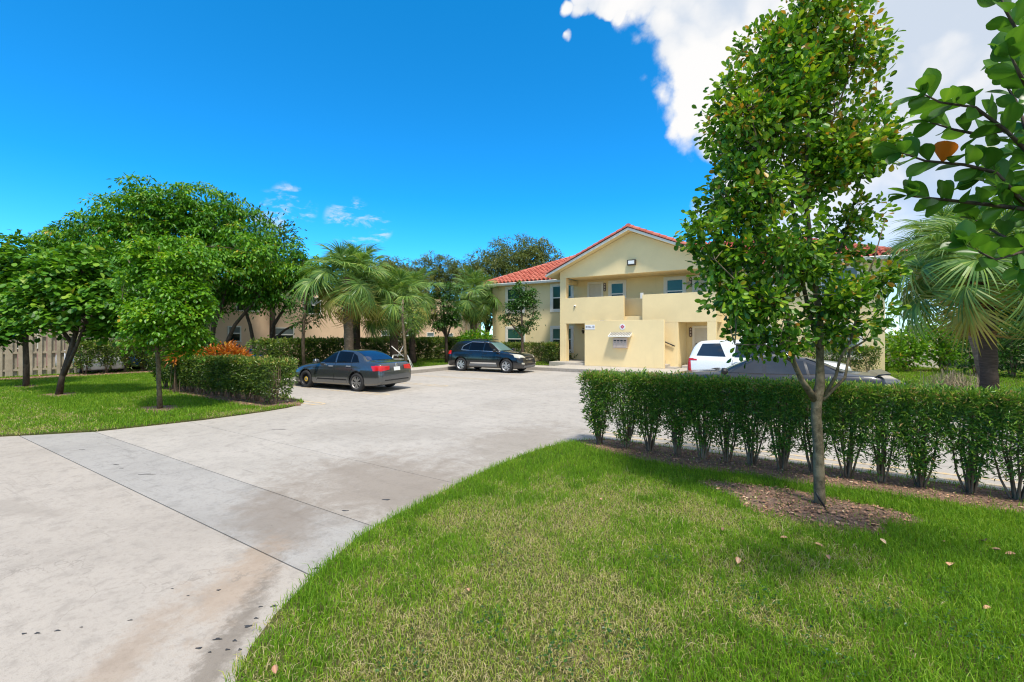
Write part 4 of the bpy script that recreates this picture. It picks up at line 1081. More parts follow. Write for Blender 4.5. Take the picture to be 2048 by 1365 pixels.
MB().lathe([(0, .014), (.05, .014), (.065, .008), (.065, 0)], Matrix.Translation((-2.372, 0, .935)) @ Matrix.Rotation(R(-80), 4, 'Y'), 20).build('badge', 'chrome', jet, local=True)
MB().box(-2.345, -2.25, -.55, -.42, .27, .31).build('exhaust', 'chrome', jet, bevel=.01, local=True)
# --- black crossover, three-quarter front
EQ = [(2.36, .34, .60, .56, .68, .70, .46), (2.27, .25, .80, .74, .82, .88, .62), (1.98, .24, .93, .81, .89, 1.0, .68), (1.43, .24, 1.0, .84, .92, 1.085, .70), (1.08, .24, 1.04, .85, .922, 1.125, .70), (.58, .24, 1.06, .85, .922, 1.40, .65), (.18, .24, 1.075, .85, .922, 1.61, .63),
      (-.4, .24, 1.09, .85, .922, 1.70, .63), (-1.2, .24, 1.115, .85, .922, 1.685, .63), (-1.85, .25, 1.13, .84, .915, 1.61, .62), (-2.12, .26, 1.13, .82, .90, 1.43, .64), (-2.28, .27, 1.10, .80, .88, 1.20, .66), (-2.38, .34, .95, .74, .82, 1.0, .62), (-2.42, .42, .70, .68, .75, .75, .55)]
eq, eb = car('parked_suv', (-14.45, 20.42, 0), R(4), 'black compact SUV parked in front of the left wing', EQ, 'paint_black', 2.857, .365, .235, .92,
    [([(.92, 1.13), (.02, 1.13), (.04, 1.56), (.36, 1.52)], 'car_glass'), ([(-.05, 1.13), (-.92, 1.15), (-.86, 1.585), (-.03, 1.57)], 'car_glass'), ([(-.97, 1.155), (-1.38, 1.20), (-1.30, 1.36), (-.92, 1.57)], 'car_glass')],
    [([(-.66, 1.15), (.66, 1.15), (.54, 1.56), (-.54, 1.56)], 'x', 'car_glass_green', 'windshield'), ([(.44, .78), (.84, .83), (.82, 1.0), (.56, .93)], 'x', 'lamp_clear', 'headlight'), ([(-.44, .78), (-.84, .83), (-.82, 1.0), (-.56, .93)], 'x', 'lamp_clear', 'headlight'),
     ([(-.46, .60), (.46, .60), (.42, .70), (-.42, .70)], 'x', 'car_black', 'grille'), ([(-.42, .735), (.42, .735), (.40, .84), (-.40, .84)], 'x', 'car_black', 'grille'), ([(-.44, .705), (.44, .705), (.44, .73), (-.44, .73)], 'x', 'chrome', 'grille_bar'),
     ([(-.60, .42), (.60, .42), (.60, .50), (-.60, .50)], 'x', 'car_black', 'lower_grille'), ([(.60, .46), (.80, .48), (.80, .56), (.62, .54)], 'x', 'lamp_clear', 'fog_lamp'), ([(-.60, .46), (-.80, .48), (-.80, .56), (-.62, .54)], 'x', 'lamp_clear', 'fog_lamp'), ([(-.70, .27), (.70, .27), (.66, .38), (-.66, .38)], 'x', 'cladding', 'bumper_skirt')],
    [([(-.6, 1.2), (.6, 1.2), (.5, 1.56), (-.5, 1.56)], '-x', 'car_glass', 'rear_window'), ([(.55, .92), (.82, .92), (.80, 1.12), (.58, 1.1)], '-x', 'lamp_red', 'taillight'), ([(-.55, .92), (-.82, .92), (-.80, 1.12), (-.58, 1.1)], '-x', 'lamp_red', 'taillight')],
    {'wheel': ('rim_silver', 5, 'split', False), 'mirror': (.80, 1.03, 1.17), 'mirror_mat': 'paint_black', 'handles': [(.14, .985), (-.80, 1.0)],
     'seams': [[(1.0, 1.08), (1.02, .7), (.92, .36)], [(-.02, 1.1), (-.02, .7), (.0, .36)], [(-.95, 1.12), (-1.02, .85), (-.86, .55), (-.82, .36)]],
     'side_lines': [([(.95, 1.10), (-1.40, 1.165)], 'rim_silver', 'window_trim', .022), ([(.94, 1.11), (.36, 1.545), (.05, 1.59), (-.86, 1.605), (-1.35, 1.38), (-1.43, 1.17)], 'rim_silver', 'window_trim', .022)],
     'side_parts': [([(.86, .245), (-.86, .245), (-.88, .42), (.88, .42)], 'cladding', 'sill_cladding'), ([(-2.08, .92), (-2.34, .92), (-2.28, 1.12), (-2.10, 1.12)], 'lamp_red', 'taillight'), ([(1.92, .82), (2.2, .78), (2.18, .92), (1.80, .97)], 'lamp_clear', 'headlight'), ([(.84, .44), (-.80, .44), (-.80, .52), (.84, .52)], 'chrome', 'door_moulding')]})
MB().box(2.345, 2.385, -.10, .10, .69, .745).build('badge', 'chrome', eq, bevel=.015, local=True)
for s in (-1, 1):
    MB().tube([(.1, s * .60, 1.69), (.0, s * .60, 1.735), (-1.5, s * .60, 1.735), (-1.65, s * .60, 1.665)], .018, 6).build('roof_rail', 'car_black', eq, smooth=True, local=True)
# --- large white SUV behind
PAL = [(2.48, .34, .66, .62, .74, .76, .5), (2.40, .26, .92, .80, .88, .98, .68), (2.1, .25, 1.0, .87, .96, 1.08, .74), (1.45, .25, 1.06, .89, .985, 1.15, .76), (1.15, .25, 1.09, .90, .985, 1.19, .76), (.68, .25, 1.11, .90, .985, 1.48, .71), (.25, .25, 1.12, .90, .985, 1.74, .69),
       (-.4, .25, 1.14, .90, .985, 1.83, .69), (-1.4, .25, 1.16, .90, .985, 1.82, .69), (-2.05, .26, 1.17, .89, .98, 1.77, .68), (-2.25, .27, 1.17, .88, .97, 1.62, .69), (-2.40, .28, 1.15, .86, .95, 1.32, .71), (-2.48, .36, 1.0, .80, .89, 1.06, .66), (-2.50, .44, .75, .74, .82, .80, .6)]
pal, pb = car('parked_suv', (-1.12, 18.55, 0), R(0), 'large white SUV parked before the stair, half hidden by the young tree', PAL, 'paint_white', 2.9, .37, .245, .985,
    [([(1.0, 1.20), (.1, 1.20), (.12, 1.68), (.45, 1.64)], 'car_glass_sky'), ([(.03, 1.20), (-.90, 1.21), (-.86, 1.70), (.04, 1.69)], 'car_glass_sky'), ([(-1.18, 1.22), (-2.16, 1.24), (-1.98, 1.67), (-1.38, 1.69)], 'car_glass_sky')],
    [([(-.74, 1.22), (.74, 1.22), (.60, 1.70), (-.60, 1.70)], 'x', 'car_glass', 'windshield'), ([(.5, .8), (.88, .82), (.86, .96), (.56, .94)], 'x', 'lamp_clear', 'headlight'), ([(-.5, .8), (-.88, .82), (-.86, .96), (-.56, .94)], 'x', 'lamp_clear', 'headlight'), ([(-.48, .58), (.48, .58), (.5, .9), (-.5, .9)], 'x', 'car_black', 'grille')],
    [([(-.68, 1.24), (.68, 1.24), (.58, 1.68), (-.58, 1.68)], '-x', 'car_glass', 'rear_window'), ([(.66, .66), (.86, .66), (.90, 1.14), (.74, 1.14)], '-x', 'lamp_red', 'taillight'), ([(-.66, .66), (-.86, .66), (-.90, 1.14), (-.74, 1.14)], '-x', 'lamp_red', 'taillight'), ([(.62, .50), (.84, .50), (.84, .60), (.62, .60)], '-x', 'lamp_red', 'reflector'), ([(-.62, .50), (-.84, .50), (-.84, .60), (-.62, .60)], '-x', 'lamp_red', 'reflector')],
    {'wheel': ('rim_silver', 6, 'one', False), 'mirror': (.95, 1.10, 1.24), 'handles': [(.2, 1.04), (-.78, 1.05)], 'seams': [[(1.06, 1.1), (1.06, .6), (.98, .38)], [(.06, 1.15), (.06, .7), (.08, .38)], [(-.94, 1.16), (-1.0, .85), (-.86, .55), (-.82, .38)]],
     'side_parts': [([(.9, .25), (-.9, .25), (-.92, .40), (.92, .40)], 'cladding', 'sill_cladding'), ([(-2.32, .68), (-2.44, .68), (-2.46, 1.12), (-2.36, 1.10)], 'lamp_red', 'taillight'), ([(-2.14, 1.06), (-2.44, 1.06), (-2.44, 1.13), (-2.14, 1.12)], 'lamp_red', 'taillight')]})
# --- low dark saloon just behind the front hedge
CH = [(2.53, .32, .60, .60, .70, .66, .48), (2.45, .24, .76, .76, .84, .81, .60), (2.1, .21, .86, .83, .93, .92, .68), (1.52, .20, .92, .86, .95, 1.0, .72), (1.0, .20, .96, .865, .952, 1.045, .72), (.55, .20, .975, .865, .952, 1.24, .66), (.1, .20, .985, .865, .952, 1.43, .60),
      (-.35, .20, .995, .865, .952, 1.49, .585), (-.9, .20, 1.01, .865, .952, 1.45, .59), (-1.35, .20, 1.03, .86, .95, 1.31, .62), (-1.85, .21, 1.05, .85, .94, 1.115, .68), (-2.2, .24, 1.05, .83, .92, 1.085, .72), (-2.42, .28, 1.02, .80, .89, 1.075, .70), (-2.49, .34, .94, .76, .84, 1.0, .64), (-2.51, .40, .70, .70, .78, .75, .56)]
chg, cb = car('parked_sedan', (-.93, 13.65, 0), R(180), 'low dark blue sedan with rear spoiler parked behind the front hedge', CH, 'paint_navy', 3.05, .35, .25, .95,
    [([(.80, 1.03), (-.10, 1.045), (-.06, 1.40), (.28, 1.36)], 'car_glass_sky'), ([(-.18, 1.045), (-1.02, 1.065), (-.94, 1.37), (-.14, 1.415)], 'car_glass_sky'), ([(-1.08, 1.07), (-1.62, 1.105), (-1.30, 1.22), (-1.0, 1.345)], 'car_glass_sky')],
    [([(-.70, 1.07), (.70, 1.07), (.53, 1.40), (-.53, 1.40)], 'x', 'car_glass_green', 'windshield'), ([(.45, .64), (.82, .66), (.80, .76), (.5, .74)], 'x', 'lamp_clear', 'headlight'), ([(-.45, .64), (-.82, .66), (-.80, .76), (-.5, .74)], 'x', 'lamp_clear', 'headlight'), ([(-.42, .5), (.42, .5), (.42, .72), (-.42, .72)], 'x', 'car_black', 'grille')],
    [([(-.64, 1.12), (.64, 1.12), (.52, 1.42), (-.52, 1.42)], '-x', 'car_glass', 'rear_window'), ([(-.82, .84), (.82, .84), (.80, .95), (-.80, .95)], '-x', 'lamp_red', 'taillight')],
    {'wheel': ('rim_dark', 5, 'split', False), 'mirror': (.74, 1.03, 1.08), 'mirror_mat': 'car_black', 'handles': [(.0, .90), (-.95, .92)], 'seams': [[(.9, 1.0), (.94, .6), (.84, .32)], [(-.14, 1.03), (-.14, .6), (-.1, .32)], [(-1.05, 1.06), (-1.18, .85), (-1.0, .6), (-.95, .32)]],
     'side_lines': [([(.85, 1.01), (-1.66, 1.09)], 'car_black', 'window_seal', .03)]})
MB().prism([(-2.30, 1.075), (-2.56, 1.13), (-2.58, 1.155), (-2.36, 1.125)], -.78, .78, 'y').build('spoiler', 'paint_navy', chg, bevel=.008, local=True)
MB().box(1.06, 1.12, -.5, .1, 1.045, 1.06).build('wiper', 'car_black', chg, local=True)
# --- cars of the neighbouring lot, seen through the rear hedge
BLU = [list(r) for r in JET]
for lc, rz, paint, lb in (((-29.6, 14.0, 0), R(8), 'paint_blue', 'blue car glimpsed over the rear hedge above the orange crotons'), ((-33.6, 10.6, 0), R(4), 'paint_blue', 'blue-roofed car behind the left rear hedge'), ((-32.0, 8.2, 0), R(2), 'paint_white', 'white car seen through gaps in the left rear hedge')):
    car('parked_sedan', lc, rz, lb, [tuple(r) for r in JET], paint, 2.65, .325, .22, .885,
        [([(.66, .985), (-.18, 1.0), (-.12, 1.385), (.20, 1.34)], 'car_glass'), ([(-.27, 1.0), (-.98, 1.015), (-.92, 1.36), (-.20, 1.395)], 'car_glass')],
        [([(-.66, 1.01), (.66, 1.01), (.52, 1.36), (-.52, 1.36)], 'x', 'car_glass_blue', 'windshield'), ([(.42, .60), (.80, .63), (.74, .76), (.50, .70)], 'x', 'lamp_clear', 'headlight'), ([(-.42, .60), (-.80, .63), (-.74, .76), (-.50, .70)], 'x', 'lamp_clear', 'headlight')],
        [([(-.64, 1.10), (.64, 1.10), (.50, 1.405), (-.50, 1.405)], '-x', 'car_glass_blue', 'rear_window')],
        {'wheel': ('rim_silver', 5, 'split', False), 'mirror': (.62, .96, 1.03), 'handles': [], 'seams': []})
# ------------------------------------------------------------------ hedges
def hedge(label, spots, axis, depth, z0, z1, spacing, nclump, per, size, width, mat, tpl=LEAF4, stems=6, stem_r=.010, taper=.55, group=None, shoots=0, name='clipped_hedge', base=0.04, spread=.02, jag=.03, low=.35, stemmat='bark_stem', rnd=.9):
    """row of planted shrubs clipped into one block: hedge > shrub > stems"""
    c = spots[len(spots) // 2]
    root = empty(name, (c[0], c[1], base), 0, label, 'hedge', group)
    for (sx, sy) in spots:
        n = int(nclump * random.uniform(.65, 1.25)); sx += random.uniform(-.05, .05) * spacing * 2; tp0, z00 = taper, z0; taper = tp0 * random.uniform(.75, 1.25); z0 = z00 * random.uniform(.7, 1.5)
        a = rng.uniform(-.5, .5, n); b = rng.uniform(-.5, .5, n); z = z0 + (z1 - z0) * rng.random(n) ** low
        # most leaves sit near the clipped faces
        k = rng.random(n) < .62; b = np.where(k, np.sign(b) * (.5 - np.abs(rng.normal(0, .05, n))), b)
        t = np.clip((z - z0) / ((z1 - z0) * .62), 0, 1)
        fa = taper + (1.10 - taper) * t; fb = .55 + .45 * np.clip(t * 1.3, 0, 1)
        topm = rng.random(n) < .16; z = np.where(topm, z1 - np.abs(rng.normal(0, .03, n)), z)
        A_ = a * spacing * np.where(topm, 1.1, fa); B_ = b * depth * np.where(topm, 1, fb)
        z = z + rng.normal(0, jag, n) * .6
        B_ = B_ + rng.normal(0, jag, n)
        P = np.column_stack([sx + A_, sy + B_, z]) if axis == 'x' else np.column_stack([sx + B_, sy + A_, z])
        O = np.column_stack([a * .3, b * 2, np.where(z > z1 - .1, 1.2, .25)]) if axis == 'x' else np.column_stack([b * 2, a * .3, np.where(z > z1 - .1, 1.2, .25)])
        O = unit(O + rng.normal(0, .35, O.shape))
        ns = max(6, n // 22); js = rng.choice(n, ns, replace=False); P[js, 2] = z1 + np.abs(rng.normal(0, .03, ns)); z = P[:, 2]
        v, f, lv = leaves(P, O, per, spread, size, tpl, width, .35, .35, rnd, .35)
        # fresh growth on the clipped top
        zz = np.repeat(z, per); lv = np.clip(lv + np.repeat(np.where(zz > z1 - .09, .20, 0) + rng.normal(0, .05, len(zz)), len(tpl[0])), 0, 1)
        sh = foliage('shrub', [(v, f, lv)], mat, root)
        m_ = MB()
        for k_ in range(stems):
            an = 2 * math.pi * random.random(); r = random.uniform(.08, .50)
            ex, ey = (r * spacing * math.cos(an), r * depth * .8 * math.sin(an)) if axis == 'x' else (r * depth * .8 * math.cos(an), r * spacing * math.sin(an))
            zt = z1 * random.uniform(.72, .94)
            q = [(sx + ex * .18, sy + ey * .18, base - .02), (sx + ex * .55 + random.uniform(-.02, .02), sy + ey * .5, base + (zt - base) * .25), (sx + ex * .9 + random.uniform(-.03, .03), sy + ey * .9, base + (zt - base) * .6), (sx + ex * 1.05, sy + ey * 1.0, zt)]
            m_.tube(q, [stem_r * 1.35, stem_r, stem_r * .8, stem_r * .4], 5, False)
        m_.build('stems', stemmat, sh, smooth=True); taper, z0 = tp0, z00
    return root
spR = [(-3.07, 7.74), (-2.56, 7.72), (-2.17, 7.75), (-1.73, 7.73), (-1.34, 7.68), (-.98, 7.74), (-.62, 7.75), (-.25, 7.70), (.10, 7.70), (.53, 7.74), (.90, 7.77), (1.31, 7.80), (1.72, 7.82), (2.14, 7.82), (2.56, 7.8), (3.0, 7.8), (3.4, 7.8)]
hedge('clipped dark green hedge with bare lower stems beside the front lawn', spR, 'x', .52, .20, 1.27, .45, 680, 9, .064, .25, 'leaf_podo', LEAF4, 11, .012, .48, low=.60, spread=.024, jag=.016)
spL = [(-19.66 + .51 * i, 7.16 + .02 * math.sin(i)) for i in range(15)]
hedge('low clipped hedge with dense bright top beside the grey sedan', spL, 'x', .82, .22, 1.24, .52, 480, 8, .072, .42, 'leaf_hedge', LEAF4, 8, .015, .42, low=.7, spread=.03, jag=.018)
hedge('long dense hedge in front of the peach building', [(-24.3, 13.2 + 1.15 * i) for i in range(21)], 'y', 1.1, .12, 1.62, 1.2, 230, 9, .135, .5, 'leaf_hedge', LEAF4, 5, .02, .95, low=.7, spread=.06, jag=.05)
hedge('loose rear hedge in front of the parked white car', [(-29.9, 7.4 + .8 * i) for i in range(7)], 'y', .9, .25, 1.55, .8, 170, 9, .12, .5, 'leaf_hedge', LEAF4, 5, .018, .5, low=.7, spread=.06, jag=.08)
hedge('clipped hedge under the left wing windows', [(-18.4 + .8 * i, 27.3) for i in range(5)], 'x', .7, .2, 1.32, .82, 200, 9, .09, .5, 'leaf_hedge', LEAF4, 5, .014, .9, low=.7, spread=.05)
hedge('square clipped bush beside the porch post', [(-13.95, 26.3), (-13.45, 26.3)], 'x', 1.0, .2, 1.38, .55, 330, 9, .08, .5, 'leaf_hedge', LEAF4, 5, .014, .95, low=.7, spread=.05, name='square_bush')
hedge('clipped hedge under the right wing windows', [(-.6 + .8 * i, 27.3) for i in range(5)], 'x', .7, .2, 1.32, .82, 190, 9, .09, .5, 'leaf_hedge', LEAF4, 5, .014, .9, low=.7, spread=.05)
hedge('tall dark hedge closing the lot on the far right', [(7.0 + 1.1 * i, 30.5 - .5 * i) for i in range(14)], 'x', 1.6, .1, 2.3, 1.3, 210, 9, .16, .5, 'leaf_dark', LEAF4, 4, .03, 1.0, low=.8, spread=.1, jag=.15)

# ------------------------------------------------------------------ trees
def pads(C, O, per, rx, rz, size, tpl, width, droop=.5, svar=.3, rnd=.55):
    """foliage pads: little domes of leaves, leaf colour painted lighter on top, darker underneath"""
    n = len(C) * per; k = np.repeat(rng.uniform(.65, 1.3, len(C)), per); Cc = np.repeat(C, per, 0)
    g = rng.normal(size=(n, 2)) * .55; r2 = (g ** 2).sum(1)
    off = np.column_stack([g * rx * k[:, None], rz * k * (1 - r2 * 1.1) + rng.normal(0, rz * .35, n)])
    P = Cc + off
    hd = np.column_stack([g, np.zeros(n)]); hd = unit(hd + rand_unit(n) * .6)
    A = unit(hd + np.array([0, 0, -droop]) * (.4 + r2[:, None])); Nn = unit(np.array([0, 0, 1.]) + hd * .6 + rand_unit(n) * rnd)
    lv = np.clip(rng.normal(.46, .16, n) + np.repeat(rng.normal(0, .10, len(C)), per) + (off[:, 2] / rz) * .10, 0, 1)  # leaf colour lightens towards pad tops: young growth and painted top light
    return scatter(tpl, P, A, Nn, size * (1 + svar * (rng.random(n) * 2 - 1)), width, lv)
def tree(name, label, base, limbs, lobes, nclump, per, spread, size, width, mat, bark, tpl=LEAF4, group=None, cat='tree', shell=.55, twigs=60, up=.55, droop=.0, trunk_n=8, svar=.3, rnd=.7, zmin=None, pad=None):
    root = empty(name, base, 0, label, cat, group)
    m_ = MB()
    for pts in limbs:
        m_.tube([p[:3] for p in pts], [p[3] for p in pts], trunk_n, True)
    C, O = lobe_points(lobes, nclump, shell, zmin)
    # twigs from the nearest limb point to some clumps
    L = np.array([p[:3] for pts in limbs for p in pts])
    for i in rng.choice(len(C), min(twigs, len(C)), replace=False):
        d = np.linalg.norm(L - C[i], axis=1) + np.where(L[:, 2] > C[i][2] - .02, .6, 0); j = int(np.argmin(d)); p = Vector(L[j]); q = Vector(C[i]); r = min(.022, .009 * (q - p).length + .004) * (1 + size)
        mid = p.lerp(q, .5) + Vector((random.uniform(-.1, .1), random.uniform(-.1, .1), random.uniform(-.02, .12))) * (q - p).length * .6
        m_.tube([p, mid, q], [r, r * .7, r * .35], 5, False)
    m_.build('trunk', bark, root, smooth=True)
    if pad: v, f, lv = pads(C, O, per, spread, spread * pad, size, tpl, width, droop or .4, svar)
    else: v, f, lv = leaves(C, O, per, spread, size, tpl, width, up, .5, rnd, svar, droop)
    foliage('crown', [(v, f, lv)], mat, root)
    return root
def split(L, k=4, f=.62, seed=1, depth=12.0):
    """break big smooth lobes into smaller irregular ones"""
    r = random.Random(seed); out = []
    for (px, py, rx, ry, dz) in L:
        for i in range(k):
            a = r.uniform(0, 6.28); q = r.uniform(.35, .75); s = f * r.uniform(.65, 1.1)
            out.append((px + rx * q * math.cos(a), py + ry * q * math.sin(a), rx * s, ry * s, dz + r.uniform(-.5, .5) * rx * depth / FPX))
    return out
def lobes_px(L, depth):
    """lobes given as picture position, radii and depth offset, turned into places in the lot"""
    out = []
    for (px, py, rx, ry, dz) in L:
        p = at(px, py, depth + dz); k = (depth + dz) / FPX; out.append((p.x, p.y, p.z, rx * k, rx * k, ry * k))
    return out
def limb_px(L, depth):
    out = []
    for (px, py, r, dz) in L:
        p = at(px, py, depth + dz); out.append((p.x, p.y, p.z, r * depth / FPX))
    return out
# --- young tree in the foreground
D0 = 5.26
fg = empty('young_tree', at(1640, 1018, D0), 0, 'slender young tree with speckled grey trunk in front of the hedge', 'tree')
limbs = [[(a, b, c, r_ * .58) for a, b, c, r_ in limb_px(q, D0)] for q in (
    [(1641, 1030, 19, 0), (1639, 990, 17, 0), (1637, 900, 16, 0), (1632, 830, 15.5, 0), (1634, 795, 17, 0), (1640, 770, 15, 0), (1640, 720, 11.5, .02), (1640, 650, 11, .03), (1632, 580, 9.5, .05), (1622, 500, 8, .05), (1612, 400, 7, .03), (1614, 300, 5.5, 0), (1620, 180, 4, 0), (1626, 60, 2.5, 0), (1630, -10, 1.5, 0)],
    [(1630, 800, 13, 0), (1604, 762, 9, -.05), (1586, 722, 8, -.1), (1580, 660, 8.5, -.12), (1570, 600, 8, -.12), (1556, 500, 6, -.15), (1540, 390, 5, -.2), (1518, 300, 3.5, -.25), (1500, 220, 2, -.3)],
    [(1638, 690, 8, .03), (1622, 640, 7, .1), (1606, 570, 7, .2), (1590, 470, 5, .3), (1580, 350, 4, .4), (1585, 220, 2.5, .45), (1590, 90, 1.5, .45)],
    [(1650, 790, 6, 0), (1672, 752, 5, -.05), (1680, 718, 4.5, -.1), (1702, 680, 3.5, -.12), (1712, 640, 3.5, -.15), (1722, 580, 3, -.2), (1748, 520, 2, -.25), (1770, 440, 1.4, -.25)],
    [(1646, 800, 6, 0), (1690, 756, 4.5, .05), (1700, 700, 4, .1), (1730, 682, 3, .15), (1770, 660, 2.2, .2), (1796, 620, 1.4, .2)],
    [(1640, 640, 7, .03), (1660, 560, 5, .1), (1690, 470, 4, .2), (1720, 360, 3, .3), (1745, 240, 2, .35), (1755, 150, 1.2, .4)],
    [(1575, 620, 5, -.12), (1520, 600, 3.5, -.25), (1470, 560, 2.5, -.3), (1430, 520, 1.6, -.35)], [(1560, 520, 4, -.15), (1500, 460, 3, -.1), (1450, 400, 2, -.1)], [(1586, 725, 4, -.1), (1530, 690, 2.6, -.2), (1470, 690, 1.6, -.3)],
    [(1612, 420, 4, 0), (1560, 300, 3, .1), (1530, 180, 2, .1)], [(1614, 320, 4, 0), (1670, 230, 3, -.1), (1710, 120, 2, -.15)], [(1640, 700, 4, 0), (1600, 660, 3, -.2), (1560, 690, 2, -.35)])]
m_ = MB()
for q in limbs: m_.tube([p[:3] for p in q], [p[3] for p in q], 12, True)
FL = lobes_px(split([(1622, 30, 92, 95, 0), (1650, 140, 118, 90, 0), (1570, 190, 100, 90, -.05), (1505, 185, 66, 56, 0), (1545, 95, 60, 60, 0), (1500, 265, 92, 80, 0), (1600, 290, 150, 110, 0), (1700, 260, 92, 90, .05), (1470, 370, 80, 90, 0), (1570, 410, 130, 110, -.05), (1690, 390, 85, 90, .1),
               (1450, 470, 72, 80, -.05), (1540, 540, 130, 90, -.1), (1655, 520, 66, 66, .1), (1440, 560, 62, 60, -.1), (1480, 630, 88, 66, -.1), (1700, 620, 90, 66, .05), (1765, 590, 46, 60, 0), (1590, 690, 40, 26, -.3)], 4, .68, 15, D0), D0)
C, O = lobe_points(FL, 3500, .45)
LP = np.array([p[:3] for q in limbs for p in q])
for i in rng.choice(len(C), 330, replace=False):
    d = np.linalg.norm(LP - C[i], axis=1) + np.where(LP[:, 2] > C[i][2] - .02, .35, 0); j = int(np.argmin(d)); p, q = Vector(LP[j]), Vector(C[i])
    if (q - p).length > .9: continue
    mid = p.lerp(q, .5) + Vector((random.uniform(-.05, .05), random.uniform(-.05, .05), random.uniform(-.01, .08)))
    m_.tube([p, mid, q], [.0055, .004, .002], 4, False)
m_.build('trunk', 'bark_young', fg, smooth=True)
def leaf_transforms(C, O, per, spread, size, up=.45, outw=.55, rnd=.75, svar=.3):
    n = len(C) * per; Cc = np.repeat(C, per, 0); Oo = np.repeat(O, per, 0); off = rng.normal(size=(n, 3)) * spread
    A = unit(unit(off + Oo * spread * .6) * .7 + Oo * .3 + rand_unit(n) * .5); Nn = unit(np.array([0, 0, 1.]) * up + Oo * outw + rand_unit(n) * rnd)
    lv = np.clip(rng.normal(.46, .2, n) + np.repeat(rng.normal(0, .13, len(C)), per), 0, 1)
    return Cc + off, A, Nn, size * (1 + svar * (rng.random(n) * 2 - 1)), lv
P, A, Nn, SZ, LVv = leaf_transforms(C, O, 7, .042, .074)
# sunlight painted into leaf colour, yellower higher up; more ageing leaves on the right
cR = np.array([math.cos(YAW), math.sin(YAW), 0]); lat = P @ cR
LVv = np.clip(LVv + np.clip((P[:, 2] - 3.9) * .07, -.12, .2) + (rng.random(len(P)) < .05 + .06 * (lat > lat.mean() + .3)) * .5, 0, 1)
dist = np.linalg.norm(P - np.array([0, 0, CAMH]), axis=1); order = np.argsort(dist); big = order[:300]; oth = order[300:]
def leaf_mesh(name, width, lv, nu=6, cup=.10, obov=.12, curl=.06):
    rows = []; lvs = []
    for i in range(nu + 1):
        u = i / nu; w = width * .5 * math.sin(math.pi * min(1, u ** (1 + obov))) ** .62 if 0 < i < nu else (.012 if i == 0 else .03)
        row = []
        for v in (-1, -.5, 0, .5, 1): row.append((u, v * w, cup * abs(v) ** 1.5 * w * 2 - curl * u * u)); lvs.append(lv + (.16 if v == 0 else 0))
        rows.append(row)
    V = np.array([p for r in rows for p in r]); c = 5
    F = np.array([(i * c + j, i * c + j + 1, (i + 1) * c + j + 1, (i + 1) * c + j) for i in range(nu) for j in range(c - 1)])
    return np_mesh(name, V, [F], np.clip(np.array(lvs), 0, 1), True)
def leaf_objects(name, idx, P, A, Nn, SZ, LV, mat, width, parent, nvar=8, spot=False, **kw):
    ms = []
    for k in range(nvar):
        me = leaf_mesh(name, width * (.9 + .04 * (k % 5)), (k + .35) / nvar if k < nvar - 1 or not spot else 1.0, 8 if spot else 5, **kw); me.materials.append(MATS[mat]); ms.append(me)
    for i in idx:
        a = Vector(A[i]).normalized(); y = Vector(Nn[i]).cross(a).normalized(); z = a.cross(y); s = float(SZ[i]); M = Matrix.Identity(4)
        for r in range(3): M[r][0], M[r][1], M[r][2], M[r][3] = a[r] * s, y[r] * s, z[r] * s, P[i][r]
        inst(name, ms[min(nvar - 1, int(LV[i] * nvar)) if not spot or LV[i] >= 1 else min(nvar - 2, int(LV[i] * nvar))], M, parent)
leaf_objects('leaf', big, P, A, Nn, SZ, LVv, 'leaf_fg', .62, fg)
foliage('crown', [scatter(LEAF8, P[oth], A[oth], Nn[oth], SZ[oth], .62, LVv[oth])], 'leaf_fg', fg, stuff=True)
m_ = MB(); m_.tube([at(1632, 985, D0 - .13), at(1640, 1000, D0 - .15), at(1652, 1018, D0 - .16), at(1657, 1027, D0 - .17)], [.012, .013, .011, .012], 6)
m_.build('tree_tie', 'car_black', fg, smooth=True)

# --- big-leaved tree whose branches reach in from the right edge
DC = 2.65
tb = at(2420, 1150, 3.3); tb.z = .03
cl = empty('broadleaf_tree', tb, 0, 'large-leaved glossy tree whose branches hang into the upper right corner', 'tree')
hub = at(2230, 560, 3.1)
paths = []
for q in ([(2230, 560, .3), (2150, 470, .15), (2060, 420, 0), (1980, 410, -.05), (1890, 400, -.05), (1815, 392, -.1)],
          [(2060, 420, 0), (1990, 345, -.1), (1930, 330, -.15), (1850, 322, -.2), (1800, 305, -.2)],
          [(2150, 470, .15), (2080, 330, -.1), (2010, 260, -.2), (1950, 215, -.25), (1880, 205, -.3), (1850, 190, -.3)],
          [(2080, 330, -.1), (2070, 200, -.2), (2050, 90, -.25), (2010, 20, -.3), (1990, -40, -.3)],
          [(2150, 470, .15), (2060, 500, .0), (1990, 520, -.1), (1930, 490, -.15)], [(2060, 500, 0), (2000, 470, .1), (1950, 440, .15)],
          [(2060, 420, 0), (2010, 380, .2), (1960, 360, .25)], [(2010, 260, -.2), (1960, 270, -.05), (1910, 260, 0), (1860, 245, .0)], [(2080, 330, -.1), (2030, 200, .1), (2000, 150, .1)],
          [(2150, 470, .15), (2110, 520, .1), (2040, 540, .05)], [(2070, 200, -.2), (2040, 150, -.35), (2020, 110, -.4)]):
    paths.append([at(a, b, DC + d) for a, b, d in q])
m_ = MB()
m_.tube([tb, tb + Vector((-.05, .03, 1.1)), hub.lerp(tb, .25), hub], [.075, .06, .05, .04], 10)
for q in paths:
    n = len(q); r0 = .02 if q is paths[0] else .013
    m_.tube(q, [r0 * (1 - .75 * i / (n - 1)) for i in range(n)], 7)
m_.build('trunk', 'bark_dark', cl, smooth=True)
Pl, Al, Nl, Sl, Ll = [], [], [], [], []
